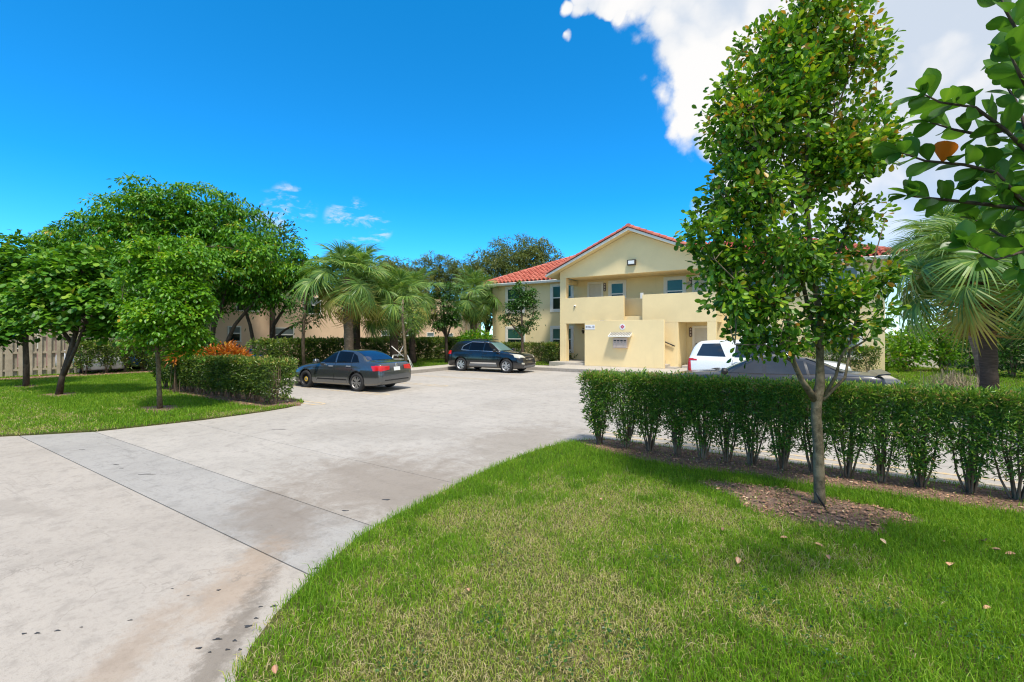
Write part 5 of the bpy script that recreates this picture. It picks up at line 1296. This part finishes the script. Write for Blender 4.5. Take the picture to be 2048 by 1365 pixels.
for q in paths:
    cum = [0]
    for a, b in zip(q[:-1], q[1:]): cum.append(cum[-1] + (b - a).length)
    tot = cum[-1]; sdist = .06
    while sdist < tot:
        i = max(k for k in range(len(q) - 1) if cum[k] <= sdist); t = (sdist - cum[i]) / (cum[i + 1] - cum[i]); p = q[i].lerp(q[i + 1], t); d = (q[i + 1] - q[i]).normalized()
        roll = random.uniform(0, math.pi)
        side = d.cross(Vector((0, 0, 1))).normalized(); upv = side.cross(d)
        for sg in (0, math.pi):
            o_ = side * math.cos(roll + sg) + upv * math.sin(roll + sg); a_ = (d * .75 + o_ * .85 + Vector((0, 0, .15))).normalized(); nn = (d * -.2 + Vector((random.gauss(0, .5), random.gauss(0, .5), .7)) + o_ * .2)
            Pl.append(p); Al.append(a_); Nl.append(nn); Sl.append(random.uniform(.105, .15)); Ll.append(min(.97, max(0, random.gauss(.5, .22))))
        sdist += random.uniform(.062, .092)
    p = q[-1]; d = (q[-1] - q[-2]).normalized()
    for k in range(7):
        o_ = Vector((random.gauss(0, 1), random.gauss(0, 1), random.gauss(.2, .8))).normalized(); Pl.append(p); Al.append((d * .8 + o_).normalized()); Nl.append(Vector((random.gauss(0, .6), random.gauss(0, .6), .8))); Sl.append(random.uniform(.08, .14)); Ll.append(min(.97, max(0, random.gauss(.6, .2))))
tgt = at(1895, 297, DC - .2); Ll[min(range(len(Pl)), key=lambda i: (Pl[i] - tgt).length)] = 1.0
leaf_objects('leaf', range(len(Pl)), [tuple(p) for p in Pl], Al, Nl, Sl, Ll, 'leaf_bigclusia', 0.68, cl, nvar=9, spot=True, cup=.16, obov=.45, curl=.05)
# darker mass of foliage further in and out of view
CM, OM = lobe_points([tuple(at(2160, 300, 3.1)) + (.42, .42, .5), tuple(at(2230, 500, 3.2)) + (.45, .45, .45), tuple(at(2200, 60, 3.1)) + (.45, .45, .5), tuple(at(2080, 330, 3.0)) + (.18, .18, .25)], 60, .3)
v, f, lv = leaves(CM, OM, 6, .07, .14, LEAF8, .66, .4, .5, .8)
foliage('crown', [(v, f, lv)], 'leaf_bigclusia', cl, stuff=True)

# --- trees of the left lawn
def stem(pts): return pts
b1 = at(320, 820, 12.1)
tree('young_tree', 'rounded young tree with pale thin trunk beside the left hedge', (b1.x, b1.y, .03), [limb_px([(320, 822, 5.2, 0), (318, 770, 4.2, 0), (316, 720, 4, 0), (313, 680, 4, 0), (310, 620, 3.4, 0), (315, 540, 3, 0), (318, 490, 1.5, 0)], 12.1),
     limb_px([(316, 715, 3, 0), (345, 690, 2, .1), (375, 660, 1.5, .2), (400, 620, 1, .2)], 12.1), limb_px([(316, 705, 3, 0), (290, 690, 2, -.1), (265, 650, 1.5, -.2), (245, 600, 1, -.2)], 12.1), limb_px([(312, 640, 3, 0), (350, 590, 2, -.2), (385, 530, 1, -.2)], 12.1), limb_px([(312, 600, 3, 0), (275, 550, 2, .2), (250, 510, 1, .2)], 12.1)],
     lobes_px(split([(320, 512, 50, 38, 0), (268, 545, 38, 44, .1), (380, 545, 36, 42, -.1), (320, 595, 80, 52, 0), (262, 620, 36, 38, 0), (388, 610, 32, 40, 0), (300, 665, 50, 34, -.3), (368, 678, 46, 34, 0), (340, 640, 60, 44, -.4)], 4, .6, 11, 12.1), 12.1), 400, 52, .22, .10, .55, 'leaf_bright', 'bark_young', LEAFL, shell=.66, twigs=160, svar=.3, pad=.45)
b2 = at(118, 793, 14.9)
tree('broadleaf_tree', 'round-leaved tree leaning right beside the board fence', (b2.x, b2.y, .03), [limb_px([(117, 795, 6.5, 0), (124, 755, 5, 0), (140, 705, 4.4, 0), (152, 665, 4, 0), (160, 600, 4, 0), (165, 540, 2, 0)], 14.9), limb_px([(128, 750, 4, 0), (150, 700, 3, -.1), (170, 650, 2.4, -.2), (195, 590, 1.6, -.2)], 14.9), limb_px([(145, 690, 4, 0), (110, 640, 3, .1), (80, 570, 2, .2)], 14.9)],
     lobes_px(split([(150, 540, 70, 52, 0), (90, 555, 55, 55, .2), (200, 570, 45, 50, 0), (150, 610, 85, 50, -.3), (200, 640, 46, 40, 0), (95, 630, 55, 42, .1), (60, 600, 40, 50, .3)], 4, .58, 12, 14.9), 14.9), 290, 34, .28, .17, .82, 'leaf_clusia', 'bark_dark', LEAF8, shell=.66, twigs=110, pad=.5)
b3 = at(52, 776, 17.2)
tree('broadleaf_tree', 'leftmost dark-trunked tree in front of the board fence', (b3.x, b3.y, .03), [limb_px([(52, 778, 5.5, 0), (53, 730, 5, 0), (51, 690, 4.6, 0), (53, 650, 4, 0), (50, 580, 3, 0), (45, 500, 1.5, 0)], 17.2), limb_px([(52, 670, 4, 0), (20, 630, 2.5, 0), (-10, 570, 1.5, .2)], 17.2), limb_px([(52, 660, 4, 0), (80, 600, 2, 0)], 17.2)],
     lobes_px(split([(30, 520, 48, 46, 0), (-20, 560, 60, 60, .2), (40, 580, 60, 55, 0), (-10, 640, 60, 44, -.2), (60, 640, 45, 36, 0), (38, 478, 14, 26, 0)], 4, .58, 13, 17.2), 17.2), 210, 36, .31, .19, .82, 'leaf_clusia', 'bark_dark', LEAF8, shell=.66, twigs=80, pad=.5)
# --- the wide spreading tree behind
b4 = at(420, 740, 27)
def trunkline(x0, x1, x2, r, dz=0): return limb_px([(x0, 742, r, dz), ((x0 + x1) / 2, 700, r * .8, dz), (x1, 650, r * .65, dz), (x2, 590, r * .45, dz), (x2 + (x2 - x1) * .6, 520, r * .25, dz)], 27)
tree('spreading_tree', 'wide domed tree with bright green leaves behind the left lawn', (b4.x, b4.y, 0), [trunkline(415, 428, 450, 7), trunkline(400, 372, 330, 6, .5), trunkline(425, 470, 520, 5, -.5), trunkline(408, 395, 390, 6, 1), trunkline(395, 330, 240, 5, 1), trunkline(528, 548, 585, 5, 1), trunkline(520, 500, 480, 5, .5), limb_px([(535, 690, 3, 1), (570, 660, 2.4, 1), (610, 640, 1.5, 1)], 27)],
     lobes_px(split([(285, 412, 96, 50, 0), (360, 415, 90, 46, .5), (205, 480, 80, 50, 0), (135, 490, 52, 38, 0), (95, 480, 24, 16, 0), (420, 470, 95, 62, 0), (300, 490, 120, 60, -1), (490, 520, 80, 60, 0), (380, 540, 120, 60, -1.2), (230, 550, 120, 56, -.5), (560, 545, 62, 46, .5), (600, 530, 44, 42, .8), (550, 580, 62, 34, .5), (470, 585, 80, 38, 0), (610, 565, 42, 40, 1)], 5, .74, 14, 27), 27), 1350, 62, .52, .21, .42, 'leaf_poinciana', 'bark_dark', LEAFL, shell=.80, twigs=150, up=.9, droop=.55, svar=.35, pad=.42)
b5 = at(545, 735, 33)
tree('background_tree', 'dark feathery treetop rising behind the spreading tree', (b5.x, b5.y, 0), [limb_px([(545, 735, 6, 0), (545, 600, 5, 0), (540, 480, 2, 0)], 33)], lobes_px([(535, 470, 36, 36, 0), (555, 475, 26, 30, 0), (545, 530, 50, 50, 0), (520, 450, 16, 18, 0)], 33), 170, 14, .45, .30, .4, 'leaf_dark', 'bark_dark', LEAF4, shell=.4, twigs=40)
# --- oaks far behind
for i, (bx, dp, L, lb) in enumerate((
    (1040, 52, [(1040, 515, 70, 36, 0), (990, 535, 60, 36, 0), (1085, 520, 42, 32, 0), (1030, 560, 95, 44, 0), (945, 560, 40, 34, 0), (1105, 545, 24, 20, 0)], 'grey-green oak behind the left wing roof'),
    (880, 55, [(880, 545, 50, 32, 0), (840, 555, 40, 30, 0), (915, 560, 40, 34, 0), (870, 600, 70, 50, 0)], 'olive oak between the palms far behind'),
    (790, 58, [(790, 550, 40, 32, 0), (760, 570, 40, 40, 0), (815, 580, 40, 40, 0)], 'hazy oak top behind the middle palm'))):
    b = at(bx, 669 + FPX * CAMH / dp, dp); b.z = 0
    tree('oak_tree', lb, b, [limb_px([(bx, 669 + FPX * CAMH / dp, 9, 0), (bx + 4, 640, 7, 0), (bx - 5, 580, 4, 0), (bx, 530, 2, 0)], dp), limb_px([(bx + 4, 640, 5, 0), (bx + 40, 580, 3, 0), (bx + 60, 530, 1.5, 0)], dp), limb_px([(bx + 4, 640, 5, 0), (bx - 40, 590, 3, 0), (bx - 60, 545, 1.5, 0)], dp)],
         lobes_px(L, dp), 420 if i == 0 else 280, 75, .75, .25, .42, 'leaf_oak', 'bark_dark', LEAF4, group='oaks far behind', pad=.6, shell=.6, twigs=120, svar=.4)
b = at(972, 715, 42); b.z = 0
tree('background_tree', 'dark evergreen filling the gap beside the left wing', b, [limb_px([(972, 713, 7, 0), (974, 660, 5, 0), (970, 610, 3, 0)], 42), limb_px([(974, 670, 3, 0), (986, 640, 2, 0)], 42)], lobes_px([(968, 600, 26, 30, 0), (985, 615, 20, 26, 0), (955, 625, 22, 20, 0), (985, 580, 22, 22, 0), (982, 645, 12, 12, 0)], 42), 120, 50, .55, .24, .5, 'leaf_dark', 'bark_dark', LEAF4, shell=.5, twigs=40, pad=.5)
b = at(893, 735, 31)
tree('small_tree', 'dark small tree with thin trunk behind the black SUV', (b.x, b.y, 0), [limb_px([(893, 735, 4, 0), (893, 690, 3, 0), (890, 650, 2.5, 0), (885, 600, 1.5, 0)], 31), limb_px([(893, 680, 2, 0), (905, 640, 1.5, 0)], 31), limb_px([(892, 675, 2, 0), (878, 645, 1.5, 0)], 31)], lobes_px([(888, 585, 22, 28, 0), (892, 620, 32, 28, 0), (885, 645, 30, 18, 0), (905, 640, 20, 16, 0)], 31), 85, 40, .3, .18, .5, 'leaf_dark', 'bark_dark', LEAF4, twigs=50, pad=.5)
b = at(1046, 722, 28.5)
tree('small_tree', 'compact dark green tree before the left wing windows', (b.x, b.y, .1), [limb_px([(1046, 727, 3.4, 0), (1045, 690, 3, 0), (1044, 650, 2.4, 0), (1042, 610, 1.5, 0)], 28.5), limb_px([(1045, 672, 2, 0), (1060, 650, 1.5, 0), (1068, 620, 1, 0)], 28.5), limb_px([(1045, 675, 2, 0), (1028, 655, 1.5, 0), (1015, 640, 1, 0)], 28.5)],
     lobes_px([(1044, 585, 17, 20, 0), (1060, 600, 20, 22, .1), (1034, 612, 24, 22, 0), (1015, 640, 20, 16, 0), (1058, 640, 24, 20, 0), (1040, 655, 24, 14, 0)], 28.5), 95, 46, .26, .15, .5, 'leaf_dark', 'bark_stem', LEAF4, twigs=60, pad=.5)
b = at(608, 738, 25)
tree('sapling', 'thin bare sapling between the sedan and the tall palm', (b.x, b.y, .05), [limb_px([(608, 738, 3.6, 0), (606, 690, 3.2, 0), (607, 650, 2.8, 0), (612, 600, 2, 0), (606, 570, 1.2, 0)], 25)], lobes_px([(600, 600, 24, 16, 0), (625, 610, 18, 14, 0), (605, 640, 30, 16, 0), (650, 625, 16, 12, 0)], 25), 70, 8, .16, .17, .5, 'leaf_dark', 'bark_stem', LEAF4, twigs=34)
b = at(812, 730, 24.5)
tree('sapling', 'leaning pale sapling staked beside the middle palm', (b.x, b.y, .05), [limb_px([(812, 730, 3.4, 0), (810, 700, 3, 0), (808, 670, 2.7, 0), (805, 640, 2.4, 0), (806, 600, 1.4, 0)], 24.5)], lobes_px([(815, 625, 18, 12, 0), (830, 650, 14, 12, 0)], 24.5), 36, 8, .14, .15, .5, 'leaf_hedge', 'bark_young', LEAF4, twigs=14)
b = at(1716, 735, 23.5)
tree('sapling', 'thin pale sapling before the right wing', (b.x, b.y, .05), [limb_px([(1716, 742, 4.5, 0), (1715, 700, 4, 0), (1712, 640, 3.2, 0), (1710, 580, 2, 0)], 23.5)], lobes_px([(1712, 600, 28, 30, 0), (1720, 640, 24, 18, 0)], 23.5), 80, 9, .15, .16, .5, 'leaf_hedge', 'bark_young', LEAF4, twigs=24)
# --- right-hand background
for i, (px_, dp, L, lb) in enumerate(((1960, 30, [(1960, 560, 70, 60, 0), (1930, 620, 70, 60, 0), (2000, 640, 80, 70, 0)], 'dark tree behind the right-hand palm'), (2090, 26, [(2080, 520, 90, 80, 0), (2060, 620, 90, 70, 0), (2120, 640, 90, 80, 0)], 'dark tree at the right edge behind the palm'), (2020, 38, [(2020, 520, 80, 60, 0), (1920, 560, 60, 50, 0), (2100, 560, 70, 80, 0)], 'distant tree above the far right hedge'))):
    b = at(px_, 669 + FPX * CAMH / dp, dp); b.z = 0
    tree('background_tree', lb, b, [limb_px([(px_, 669 + FPX * CAMH / dp, 9, 0), (px_ - 6, 680, 7, 0), (px_, 600, 4, 0), (px_ + 6, 540, 2, 0)], dp)], lobes_px(L, dp), 190, 60, .55, .2, .5, 'leaf_dark', 'bark_dark', LEAF4, shell=.55, twigs=60, pad=.5)
def shrub(name, label, lobes, depth, nclump, per, spread, size, width, mat, tpl=LEAF4, stems=5, group=None, cat='shrub', up=.5):
    L = lobes_px(lobes, depth); cx = sum(l[0] for l in L) / len(L); cy = sum(l[1] for l in L) / len(L)
    root = empty(name, (cx, cy, .03), 0, label, cat, group)
    C, O = lobe_points(L, nclump, .5, .08)
    m_ = MB()
    for i in rng.choice(len(C), min(stems * 4, len(C)), replace=False):
        q = Vector(C[i]); p = Vector((cx + random.uniform(-.15, .15), cy + random.uniform(-.15, .15), .0)); m_.tube([p, p.lerp(q, .5) + Vector((0, 0, .06)), q], [.010, .007, .004], 5, False)
    m_.build('stems', 'bark_stem', root, smooth=True)
    v, f, lv = leaves(C, O, per, spread, size, tpl, width, up, .5, .8, .3)
    foliage('foliage', [(v, f, lv)], mat, root); return root
shrub('shrub', 'broad glossy shrub left of the white shed on the right', [(1805, 690, 34, 30, 0), (1790, 715, 26, 22, 0), (1830, 675, 24, 26, 0), (1822, 715, 22, 20, 0)], 24, 190, 9, .16, .2, .5, 'leaf_bright')
shrub('shrub', 'glossy shrub right of the white shed near the big palm', [(1892, 680, 36, 28, 0), (1880, 705, 32, 24, 0), (1912, 700, 24, 24, 0), (1870, 660, 24, 22, 0)], 24, 190, 9, .16, .2, .5, 'leaf_bright')
shrub('shrub', 'bright green shrub behind the black SUV roof', [(945, 676, 26, 12, 0), (965, 680, 24, 14, 0), (925, 685, 18, 10, 0), (950, 695, 34, 18, 0)], 31, 170, 9, .18, .22, .42, 'leaf_bright')
shrub('potted_plant', 'dark leafy plant on the porch beside the lower door', [(1146, 712, 9, 9, 0), (1152, 718, 9, 7, 0), (1140, 720, 7, 7, 0)], 31, 36, 8, .10, .2, .35, 'leaf_dark')
for i, (L, lb) in enumerate((([(352, 708, 16, 9, 0)], 'orange croton at the left end of the low hedge'), ([(392, 706, 20, 10, 0)], 'orange croton second from the left behind the low hedge'), ([(425, 704, 20, 12, 0)], 'orange-red croton in the middle behind the low hedge'), ([(456, 702, 20, 16, 0), (460, 694, 12, 10, 0)], 'tallest orange croton behind the low hedge'), ([(478, 710, 12, 9, 0)], 'small croton at the right behind the low hedge'))):
    L = [(a, b, c, d, 0) for a, b, c, d, _ in L]
    shrub('croton', lb, [(a, b + 5, c * .8, d * .65, 0) for a, b, c, d, _ in L], 15.2, 46, 8, .08, .16, .26, 'leaf_croton', LEAFL, 2, 'crotons behind the low hedge', up=.2)
# ornamental grass clump
g0 = at(1905, 776, 15.5); g0.z = .03
og = empty('grass_clump', g0, 0, 'dry arching ornamental grass clump left of the big palm trunk', 'grass clump')
m_ = MB()
for k in range(420):
    a = random.uniform(0, 2 * math.pi); r = random.uniform(.1, .85); h = random.uniform(.25, .75) * (1.2 - r * .6); p = g0 + Vector((random.gauss(0, .28), random.gauss(0, .28), 0)); d = Vector((math.cos(a), math.sin(a), 0)); s = Vector((-d.y, d.x, 0)) * .006
    q1 = p + d * r * .4 + Vector((0, 0, h)); q2 = p + d * r + Vector((0, 0, h * .75))
    m_.add([p - s, p + s, q1 + s, q1 - s, q2], [(0, 1, 2, 3), (3, 2, 4)])
m_.build('blades', 'dry_grass' if 'dry_grass' in MATS else plain('dry_grass', (.34, .27, .17), .8, var=.25, scale=20), og)

# ------------------------------------------------------------------ palms
def frond_mesh(name, seed, nseg=52, Lp=1.0, L=1.0, dead=False, BEND=.75):
    r = random.Random(seed); V = []; F4 = []; F3 = []; LV = []
    def strip(pts, ws, side, lv):
        o = len(V)
        for p, w in zip(pts, ws):
            V.append(p - side * w); V.append(p + side * w); LV.extend([lv, lv])
        for i in range(len(pts) - 1): F4.append((o + 2 * i, o + 2 * i + 1, o + 2 * i + 3, o + 2 * i + 2))
    # petiole
    hub = Vector((Lp, 0, -.10 * Lp))
    pp = [Vector((Lp * t, 0, -.10 * Lp * t * t)) for t in (0, .33, .66, 1)]
    strip(pp, [.035, .025, .02, .016], Vector((0, 1, 0)), .75); strip([p + Vector((0, 0, -.0)) for p in pp], [.02, .016, .012, .012], Vector((0, 0, 1)), .7)
    for k in range(nseg):
        f = (k + .5) / nseg * 2 - 1; ph = f * R(148); l = L * (1.0 - .28 * abs(f) ** 2) * r.uniform(.9, 1.08)
        BE = Matrix.Rotation(BEND, 3, 'Y'); d = Vector((math.cos(ph), math.sin(ph), 0)); lift = .30 * abs(math.sin(ph)) + .05; pts = []; ws = []
        twist = r.uniform(-.3, .3); side = Vector((-d.y, d.x, r.uniform(-.6, .6) + .5 * (1 if k % 2 else -1))).normalized()
        st = Vector((hub.x + .28 * max(0, math.cos(ph)), 0, hub.z - .05)) if abs(ph) < R(70) else hub
        dr = r.uniform(.8, 1.45) if not dead else 1.5
        for t in (.03, .30, .55, .8, 1.0):
            z = lift * t * l - dr * .62 * l * max(0, t - .28) ** 1.5
            pts.append(st + BE @ (d * (t * l * (1 - .16 * dr * max(0, t - .45))) + Vector((0, 0, z)) + Vector((-d.y, d.x, 0)) * twist * .12 * t * t))
            ws.append({.03: .008, .30: .020, .55: .017, .8: .010, 1.0: .002}[t])
        strip(pts, ws, BE @ side, r.uniform(.1, .85))
    return np_mesh(name, np.array([tuple(v) for v in V]), [np.array(F4)], np.array(LV))
FR = [frond_mesh('frond', i, BEND=(.22, .5, .95, .78, .85)[i]) for i in range(5)]
FRD = [frond_mesh('frond', 20 + i, 26, .8, .9, True) for i in range(2)]
for i_, m__ in enumerate(FR): m__.materials.append(MATS['frond' if i_ < 4 else 'frond_yellow'])
for m__ in FRD: m__.materials.append(MATS['frond_dead'])
def palm(label, basept, top, tr, scale, nf, bark='bark_palm', ndead=3, seed=0, lean=0.0, elmin=-62, boots=True):
    root = empty('fan_palm', basept, 0, label, 'palm tree', 'fan palms'); r = random.Random(seed)
    base = Vector(basept); top = Vector(top); m_ = MB(); pts = []; rad = []
    n = 16
    for i in range(n + 1):
        t = i / n; p = base.lerp(top, t); pts.append(p + Vector((math.sin(t * 3 + seed) * .04, math.cos(t * 2.5 + seed) * .04, 0)) * (1 if 0 < i < n else 0)); rad.append(tr * (1.35 - .35 * min(1, t * 6)) * (1 + .06 * math.sin(i * 2.3 + seed)))
    m_.tube(pts, rad, 14); m_.build('trunk', bark, root, smooth=True)
    if boots:
        b_ = MB(); L = (top - base).length
        for k in range(46):
            t = 1 - .42 * r.random() ** 1.2; a = k * 2.4; p = base.lerp(top, t); d = Vector((math.cos(a), math.sin(a), 0)); s = Vector((-d.y, d.x, 0)); w = tr * .32
            q = p + d * tr * .92; e = q + d * tr * r.uniform(.22, .5) + Vector((0, 0, tr * r.uniform(.9, 1.6))) + s * tr * r.uniform(-.5, .5)
            b_.add([q - s * w, q + s * w, e + s * w * .45, e - s * w * .45, q - d * .02 + Vector((0, 0, tr * .5)), e + d * .03], [(0, 1, 2, 3), (0, 3, 4), (1, 4, 2), (3, 2, 5)])
        b_.build('leaf_bases', bark, root)
    for k in range(nf + ndead):
        dead = k >= nf; u = (k + .5) / nf if not dead else 1.0
        el = R(84) + (R(elmin) - R(84)) * u ** .85 + r.uniform(-.12, .12); az = k * 2.39996 + r.uniform(-.3, .3) + seed
        if dead: el = R(-74 + r.uniform(-8, 8))
        s = scale * (.72 + .38 * min(1, u * 1.6)) * r.uniform(.9, 1.1)
        M = Matrix.Translation(top + Vector((0, 0, .05 + .25 * scale * max(0, .5 - u)))) @ Matrix.Rotation(az, 4, 'Z') @ Matrix.Rotation(-el, 4, 'Y') @ Matrix.Rotation(r.uniform(-.5, .5), 4, 'X') @ Matrix.Diagonal((s, s, s, 1))
        inst('frond', FRD[k % 2] if dead else FR[4 if (k > nf * .55 and r.random() < .2) else (0 if u < .26 else 1 if u < .5 else 2 + k % 2)], M, root)
    return root
def ppos(px_, py_, d, z=None):
    p = at(px_, py_, d)
    if z is not None: p.z = z
    return p
palm('tallest fan palm with patterned pale trunk behind the grey sedan', ppos(697, 700, 25.5, .05), ppos(697, 566, 25.5), .26, 1.42, 38, seed=1, elmin=-38)
palm('fan palm with plain dark trunk close behind the tallest palm', ppos(713, 700, 28.5, .05), ppos(716, 550, 28.5), .22, 1.3, 24, 'bark_palm_dark', 1, 2, boots=False, elmin=-30)
palm('middle fan palm with drooping crown left of the staked sapling', ppos(790, 700, 27.5, .05), ppos(788, 604, 27.5), .25, 1.3, 38, 'bark_palm_dark', 3, 3, elmin=-48)
palm('thin-crowned palm right of the middle palm', ppos(826, 700, 31, .05), ppos(824, 590, 31), .2, 1.3, 26, 'bark_palm_dark', 2, 4, boots=False)
palm('fan palm at the corner of the left wing', ppos(950, 700, 33.5, .05), ppos(943, 586, 33.5), .27, 1.22, 34, 'bark_palm', 4, 5)
palm('stout fan palm with big drooping crown on the far right', ppos(1984, 700, 11.0, .03), ppos(1958, 535, 11.0), .165, 1.0, 38, 'bark_palm_dark', 3, 6, elmin=-40)
palm('smaller fan palm behind the stout one on the right', ppos(1978, 700, 15.5, .03), ppos(1905, 496, 15.5), .2, 1.0, 34, 'bark_palm', 2, 7, elmin=-40)

# ------------------------------------------------------------------ board fence
plain('fence_wood', (.42, .36, .27), .85, var=.22, scale=2.2, bump=.3)
fe = empty('board_fence', (-30.8, 5, 0), 0, 'weathered cream shadow-box board fence behind the left lawn trees', 'fence')
bm_ = MB().box(0, .022, 0, .135, .06, 2.16).mesh('board', bevel=.004); bm_.materials.append(MATS['fence_wood'])
y = .2; k = 0
while y < 9.2:
    inst('board', bm_, Matrix.Translation((-30.76 if k % 2 == 0 else -30.86, y, random.uniform(-.02, .02))) @ Matrix.Rotation(random.uniform(-.006, .006), 4, 'X'), fe); y += .165 if k % 2 else .155; k += 1
for z in (.35, 1.15, 1.95): MB().box(-30.835, -30.765, .1, 9.3, z - .045, z + .045).build('rail', 'fence_wood', fe)
for y in (.1, 2.5, 4.9, 7.3, 9.3): MB().box(-30.86, -30.74, y, y + .1, -.05, 2.2).build('post', 'fence_wood', fe, bevel=.006)

# ------------------------------------------------------------------ small things
rk = ppos(800, 712, 25.2, .04)
ra = empty('metal_rack', rk, R(35), 'white tubular rack with crossed bars beside the middle palm', 'rack')
def lt(name, pts, r=.022): MB().tube(pts, r, 6).build(name, 'white_metal', ra, smooth=True, local=True)
lt('leg', [(-.55, -.25, 0), (-.38, 0, .82)]); lt('leg', [(.75, -.25, 0), (.40, 0, .82)]); lt('leg', [(-.55, .3, 0), (-.38, .05, .82)]); lt('leg', [(.75, .3, 0), (.40, .05, .82)])
for z, e in ((.82, 0), (.60, .09), (.38, .18), (.16, .28)): lt('rung', [(-.38 - e * .5, -.02 - e * .7, z), (.40 + e, -.02 - e * .7, z)], .018)
lt('cross_bar', [(-.45, -.05, 1.32), (.22, -.05, .72)], .024); lt('cross_bar', [(.28, -.08, 1.48), (-.12, -.08, .74)], .024)
wsb = ppos(1845, 700, 27, 0)
ws = empty('white_shed', wsb, R(-10), 'white utility shed glimpsed between the shrubs on the right', 'shed')
MB().box(-.7, .7, 0, 1.6, 0, 2.3).build('wall', 'stucco_white', ws, local=True, bevel=.01); MB().prism([(-.85, 2.302), (.85, 2.302), (0, 2.75)], -.15, 1.75, 'y').build('roof', 'slat_grey', ws, local=True)
MB().box(-.35, .45, -.03, -.002, .05, 2.0).build('door', 'white_metal', ws, local=True, bevel=.006)
for i, (px_, py_, sz, lvv) in enumerate(((1475, 1128, .085, .85), (1646, 1093, .075, .7), (1773, 1089, .07, .95), (1963, 1080, .12, .1), (1905, 1126, .11, .8), (1978, 1098, .09, .75), (2010, 1108, .08, .6), (1968, 1218, .06, .7), (1445, 1062, .06, .2), (552, 1348, .06, .5), (1205, 1000, .05, .7), (1660, 1120, .06, .6), (938, 1183, .04, .6), (1885, 1082, .05, .65), (1560, 1075, .07, .7))):
    d = camdir(px_, py_); k = (.075 - CAMH) / d.z; p = Vector((d.x * k, d.y * k, .075))
    me = leaf_mesh('fallen_leaf', .6, lvv, 5, .35, .1, -.25); me.materials.append(MATS['dead_leaf'])
    o = bpy.data.objects.new('fallen_leaf', me); COL.objects.link(o); o.location = p; o.scale = (sz * .9,) * 3; o.rotation_euler = (random.uniform(-.35, .35), random.uniform(-.2, .2), random.uniform(0, 6)); tag(o, 'dry curled brown leaf fallen on the front lawn grass', 'leaf', 'fallen leaves on the front lawn')

# broad-leaved weeds and clover tufts in the lawn
parts = []
for (px_, py_, n, r) in ((1495, 1200, 150, .16), (1320, 1120, 70, .12), (1110, 1320, 130, .14), (1760, 1225, 90, .12), (1960, 1290, 120, .16), (1440, 985, 60, .16), (1540, 985, 60, .14), (980, 1245, 60, .1), (1240, 1290, 70, .12), (1900, 1190, 60, .12), (1640, 1310, 80, .12), (820, 1330, 60, .1), (1000, 1110, 50, .12)):
    d = camdir(px_, py_); k = (.05 - CAMH) / d.z; c = np.array([d.x * k, d.y * k, .05])
    P = c + np.column_stack([rng.normal(0, r, n), rng.normal(0, r, n), rng.uniform(.01, .07, n)]); A = unit(np.column_stack([rng.normal(size=(n, 2)), rng.uniform(-.1, .5, n)])); Nn = unit(np.array([0, 0, 1.]) + rng.normal(0, .35, (n, 3)))
    parts.append(scatter(LEAF8, P, A, Nn, rng.uniform(.014, .028, n), .7, np.clip(rng.normal(.35, .15, n), 0, 1)))
o = foliage('lawn_weeds', parts, 'leaf_dark', None); tag(o, 'small broad-leaved weeds and clover scattered in the front lawn', 'weeds', kind='stuff')
